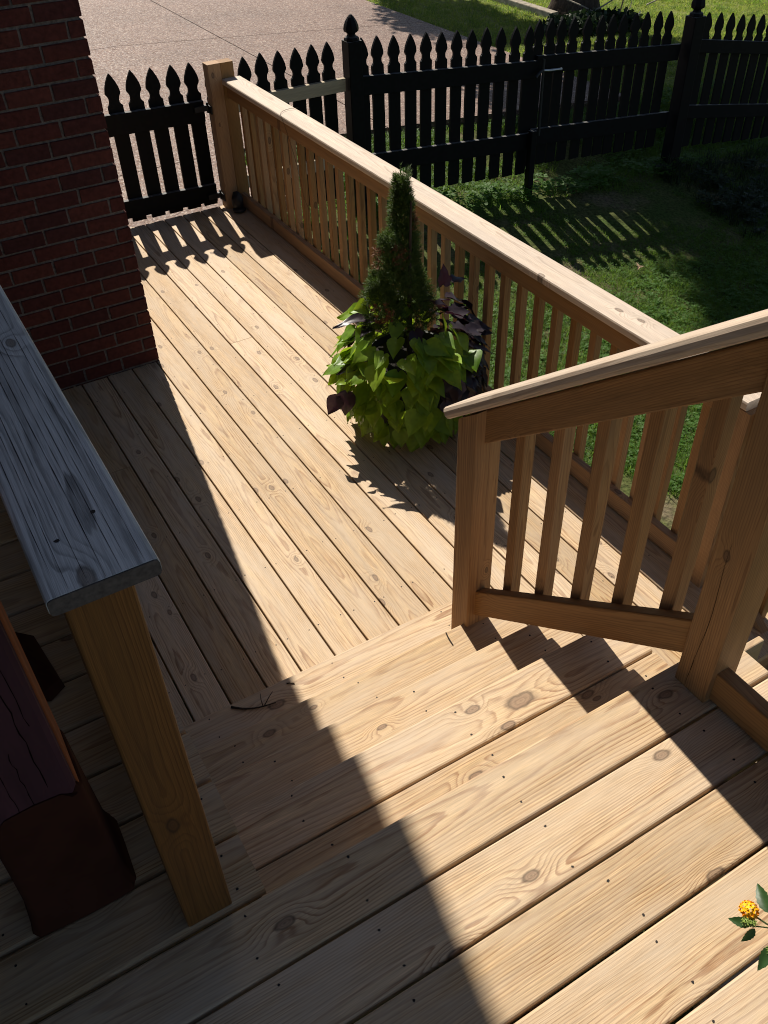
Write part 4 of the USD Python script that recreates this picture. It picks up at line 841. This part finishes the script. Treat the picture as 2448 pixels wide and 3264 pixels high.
for a, b, rad, n in cones:
    a, b = W(a), W(b); rad = np.array(rad) * (.74 if n > 2000 else .92); t = rg.random(n)**.9; an = rg.uniform(0, 6.283, n); R = np.interp(t, np.linspace(0, 1, len(rad)), rad)
    R *= 1 + 0.22 * (meshkit.noise(np.c_[np.cos(an)*2.2 + 5, np.sin(an)*2.2 + 3, t*9]) - .5) * 2
    R *= rg.uniform(.72, 1.0, n)
    o = np.c_[np.cos(an), np.sin(an), 0*an]; p = a + (b - a)*t[:, None] + o*R[:, None]; P.append(p); D.append(o*.8 + [0, 0, .75] + rg.normal(0, .25, (n, 3)))
    nb = meshkit.fbm(p*9 + 2, 3); left = np.clip((1.84 - p[:, 0]) / .15, -1, 1)
    Wh.append(np.where((nb > .69 - .06*left) & (rg.random(n) < .7), 2, rg.integers(0, 2, n)))
# leader shoots at the top
for dx, dy, h in ((0, 0, .05), (.03, 0, .03), (-.02, .01, .025), (.015, -.015, .04), (.04, .01, .01)):
    for q in np.linspace(0, 1, 5): P.append(W([[1.838 + dx*(1+q*.3), 3.05 + dy, 1.255 + h*q]])); D.append(np.array([[dx*4, dy*4, 1.]])); Wh.append(np.array([0]))
P, D, Wh = np.vstack(P), np.vstack(D), np.concatenate(Wh); n = len(P)
instancer(str(spruce.GetPath()) + '/needles', [('sprig_a', sprig(rg), M['spruce']), ('sprig_b', sprig(rg), M['spruce']), ('sprig_c', sprig(rg), M['sprucebrown'])], P, Wh, quat_to(D, rg.uniform(0, 6, n)), rg.uniform(.9, 1.5, n)[:, None] * np.ones(3))

# ------------------------------------------------------------------ lantana at the lower right
lp = thing('lantana_pot', 'clay pot of lantana on the landing beside the right railing, outside the picture', 'pot')
LX, LY = 1.05, 0.02
obj('body', lathe([(0, .002), (.07, .002), (.075, .01), (.10, .15), (.112, .155), (.112, .18), (.095, .18), (.09, .165), (0, .165)], 24, (LX, LY, LZ)), M['pot'], lp, 30)
obj('soil', lathe([(0, .15), (.09, .15), (.088, .168), (0, .172)], 20, (LX, LY, LZ)), M['soil'], lp)
lant = thing('lantana', 'lantana sprig with one yellow orange flower head leaning in at the lower right', 'flower')
s0 = np.array([1.02, 0.04, LZ + .17]); fl = np.array([0.817, 0.277, 1.172]); nd = np.array([0.838, 0.235, 1.155])
node2 = np.array([0.90, 0.17, 1.15])
obj('stem', tube(smoothpath([s0, node2, nd, fl - [0, 0, .012]], 10), .0022, .0013, 6), M['stem'], lant)
obj('stem', tube(smoothpath([nd, (.818, .250, 1.158), (.800, .262, 1.160)], 6), .0014, .001, 5), M['stem'], lant)
obj('stem', tube(smoothpath([node2, (.85, .19, 1.145), (.805, .222, 1.150)], 6), .0016, .001, 5), M['stem'], lant)
def serrleaf(base, d, nrm, L, W, r):
    d = np.asarray(d, float); d /= np.linalg.norm(d); nn = np.asarray(nrm, float); nn -= d*(nn@d); nn /= np.linalg.norm(nn); s = np.cross(nn, d); V = []
    ss = np.linspace(0, 1, 13)
    for i, a in enumerate(ss):
        b = math.sin(math.pi * min(1, a**.75))**.9 * (1 + (.10 if i % 2 else -.06)); 
        for t in (-1, -.5, 0, .5, 1): V.append(np.asarray(base) + d*L*a + s*W*.5*b*t + nn*(.25*abs(t)*b*W*.5 - .25*L*a*a))
    F = [f for i in range(12) for j in range(4) for f in ((i*5+j, i*5+j+1, i*5+j+6), (i*5+j, i*5+j+6, i*5+j+5))]
    return trimesh.Trimesh(np.array(V), F, process=False)
for base, d, nrm, L, W in (((.803, .262, 1.160), (-.7, .75, .05), (-.2, -.5, .9), .034, .016), ((.806, .255, 1.156), (-.95, -.15, -.35), (-.1, -.6, .8), .030, .014), ((.832, .240, 1.156), (-.55, -.8, -.2), (-.3, -.2, .9), .036, .017),
                           ((.808, .222, 1.150), (-.95, -.35, .1), (-.1, -.3, .95), .044, .020), ((.845, .26, 1.158), (.35, .95, .1), (-.6, .1, .8), .052, .022), ((.855, .225, 1.158), (.5, .6, .2), (-.2, -.2, 1), .05, .026), ((.88, .19, 1.155), (-.2, -.9, 0), (0, 0, 1), .05, .026), ((.95, .12, 1.15), (.6, .5, .2), (0, 0, 1), .05, .03), ((.97, .10, 1.15), (-.4, -.8, .1), (0, 0, 1), .05, .03)):
    addleaf(lant, serrleaf(base, d, nrm, L, W, rl), M['lantleaf'], rl.random())
# the flower head: many small four-petalled florets on a dome
head = np.array([.815, .279, 1.166])
for i in range(30):
    ph = math.acos(1 - (i + .5)/30 * 1.05); a = i*2.39996; nrm = np.array([math.sin(ph)*math.cos(a), math.sin(ph)*math.sin(a), math.cos(ph)]); c = head + nrm*[.0150, .0150, .0120]
    t1 = np.cross(nrm, [.2, .3, .93]); t1 /= np.linalg.norm(t1); t2 = np.cross(nrm, t1); V = [c - nrm*.0015]; F = []
    r0 = rl.uniform(0, 1.57)
    for k in range(16):
        b = r0 + k*2*math.pi/16; q = .0048 * (0.72 + .28*abs(math.cos(2*(b - r0))))
        V.append(c + nrm*.0012*math.cos(4*(b-r0)) + (t1*math.cos(b) + t2*math.sin(b))*q)
    F = [(0, 1+k, 1+(k+1) % 16) for k in range(16)]
    addleaf(lant, trimesh.Trimesh(np.array(V), F, process=False), M['petal'], float(np.clip(1.05 - ph*.55 + rl.normal(0, .12), 0, 1)), 'floret')
for c, rr in (((.797, .268, 1.166), .0068), ((.806, .262, 1.164), .0062), ((.862, .262, 1.170), .009), ((.803, .218, 1.152), .007)):
    ms = [trimesh.creation.icosphere(1, rr*.8)]; ms[0].apply_translation(c)
    for i in range(26):
        ph = math.acos(1 - (i+.5)/26*1.5); a = i*2.4; nrm = np.array([math.sin(ph)*math.cos(a), math.sin(ph)*math.sin(a), math.cos(ph)]); ms.append(tube([np.array(c) + nrm*rr*.6, np.array(c) + nrm*rr*1.25], rr*.17, rr*.11, 5))
    obj('bud_cluster', cat(ms), M['bud'], lant)

# ------------------------------------------------------------------ small things lying about
tw = thing('twig', 'dark forked twig lying on the lowest shaded step at the left', 'twig')
obj('stem', tube(smoothpath([(.412, 1.835, .196), (.442, 1.807, .197), (.478, 1.787, .198), (.51, 1.777, .199), (.547, 1.769, .200)], 9), .0042, .0018, 6), M['twig'], tw)
obj('fork', tube(smoothpath([(.508, 1.778, .199), (.532, 1.790, .215), (.552, 1.800, .222)], 5), .002, .0012, 5), M['twig'], tw)
obj('fork', tube(smoothpath([(.504, 1.779, .199), (.506, 1.795, .215), (.512, 1.812, .225)], 5), .0018, .001, 5), M['twig'], tw)
t2 = thing('twig', 'tiny dark twig at the sun and shadow line on the lowest step', 'twig')
obj('stem', tube(smoothpath([(.614, 1.826, .1945), (.625, 1.820, .196), (.637, 1.812, .1945)], 5), .0028, .002, 5), M['twig'], t2)
t3_ = thing('twig', 'short thin twig lying on the second step beside the stair railing post', 'twig')
obj('stem', tube(smoothpath([(1.109, 1.592, .3862), (1.102, 1.564, .388), (1.099, 1.535, .3862)], 6), .0022, .0018, 5), M['twig'], t3_)
ds = thing('doorstop', 'small dark rounded lump standing on the deck against the railing end post', 'doorstop')
m = trimesh.creation.icosphere(3, 1.0); v = m.vertices * [.042, .045, .072]; v *= (1 + .25*(meshkit.fbm(m.vertices*2.5 + 4, 3)[:, None] - .5)); v += [2.262, 6.085, .075]; v[:, 2] = np.maximum(v[:, 2], .002); m.vertices = v
obj('body', m, M['iron'], ds, True)
m = trimesh.creation.icosphere(2, 1.0); v = m.vertices * [.05, .05, .02] + [2.262, 6.07, .018]; v[:, 2] = np.maximum(v[:, 2], .0015); m.vertices = v
obj('foot', m, M['iron'], ds, True)
vine = thing('vine_tendril', 'thin wiry tendril looped over the railing cap near the end post', 'tendril')
obj('tendril', tube(smoothpath([(2.44, 5.27, .900), (2.37, 5.285, .897), (2.31, 5.25, .896), (2.290, 5.20, .885), (2.300, 5.16, .80), (2.318, 5.10, .62), (2.31, 5.02, .45), (2.315, 4.97, .38)], 26), .0014, .001, 5), M['twig'], vine)
lf = thing('dead_leaf', 'pale star-shaped dead leaf lying on the sunny lawn', 'leaf')
zc = float(groundz(5.17, 4.81)); V = [(5.17, 4.81, zc + .06)]
for k in range(10):
    q = (.055 if k % 2 == 0 else .02); V.append((5.17 + q*math.cos(k*.628), 4.81 + q*math.sin(k*.628), zc + .055 + .012*(k % 3)))
obj('blade', trimesh.Trimesh(np.array(V), [(0, 1+k, 1+(k+1) % 10) for k in range(10)], process=False), M['deadleaf'], lf)
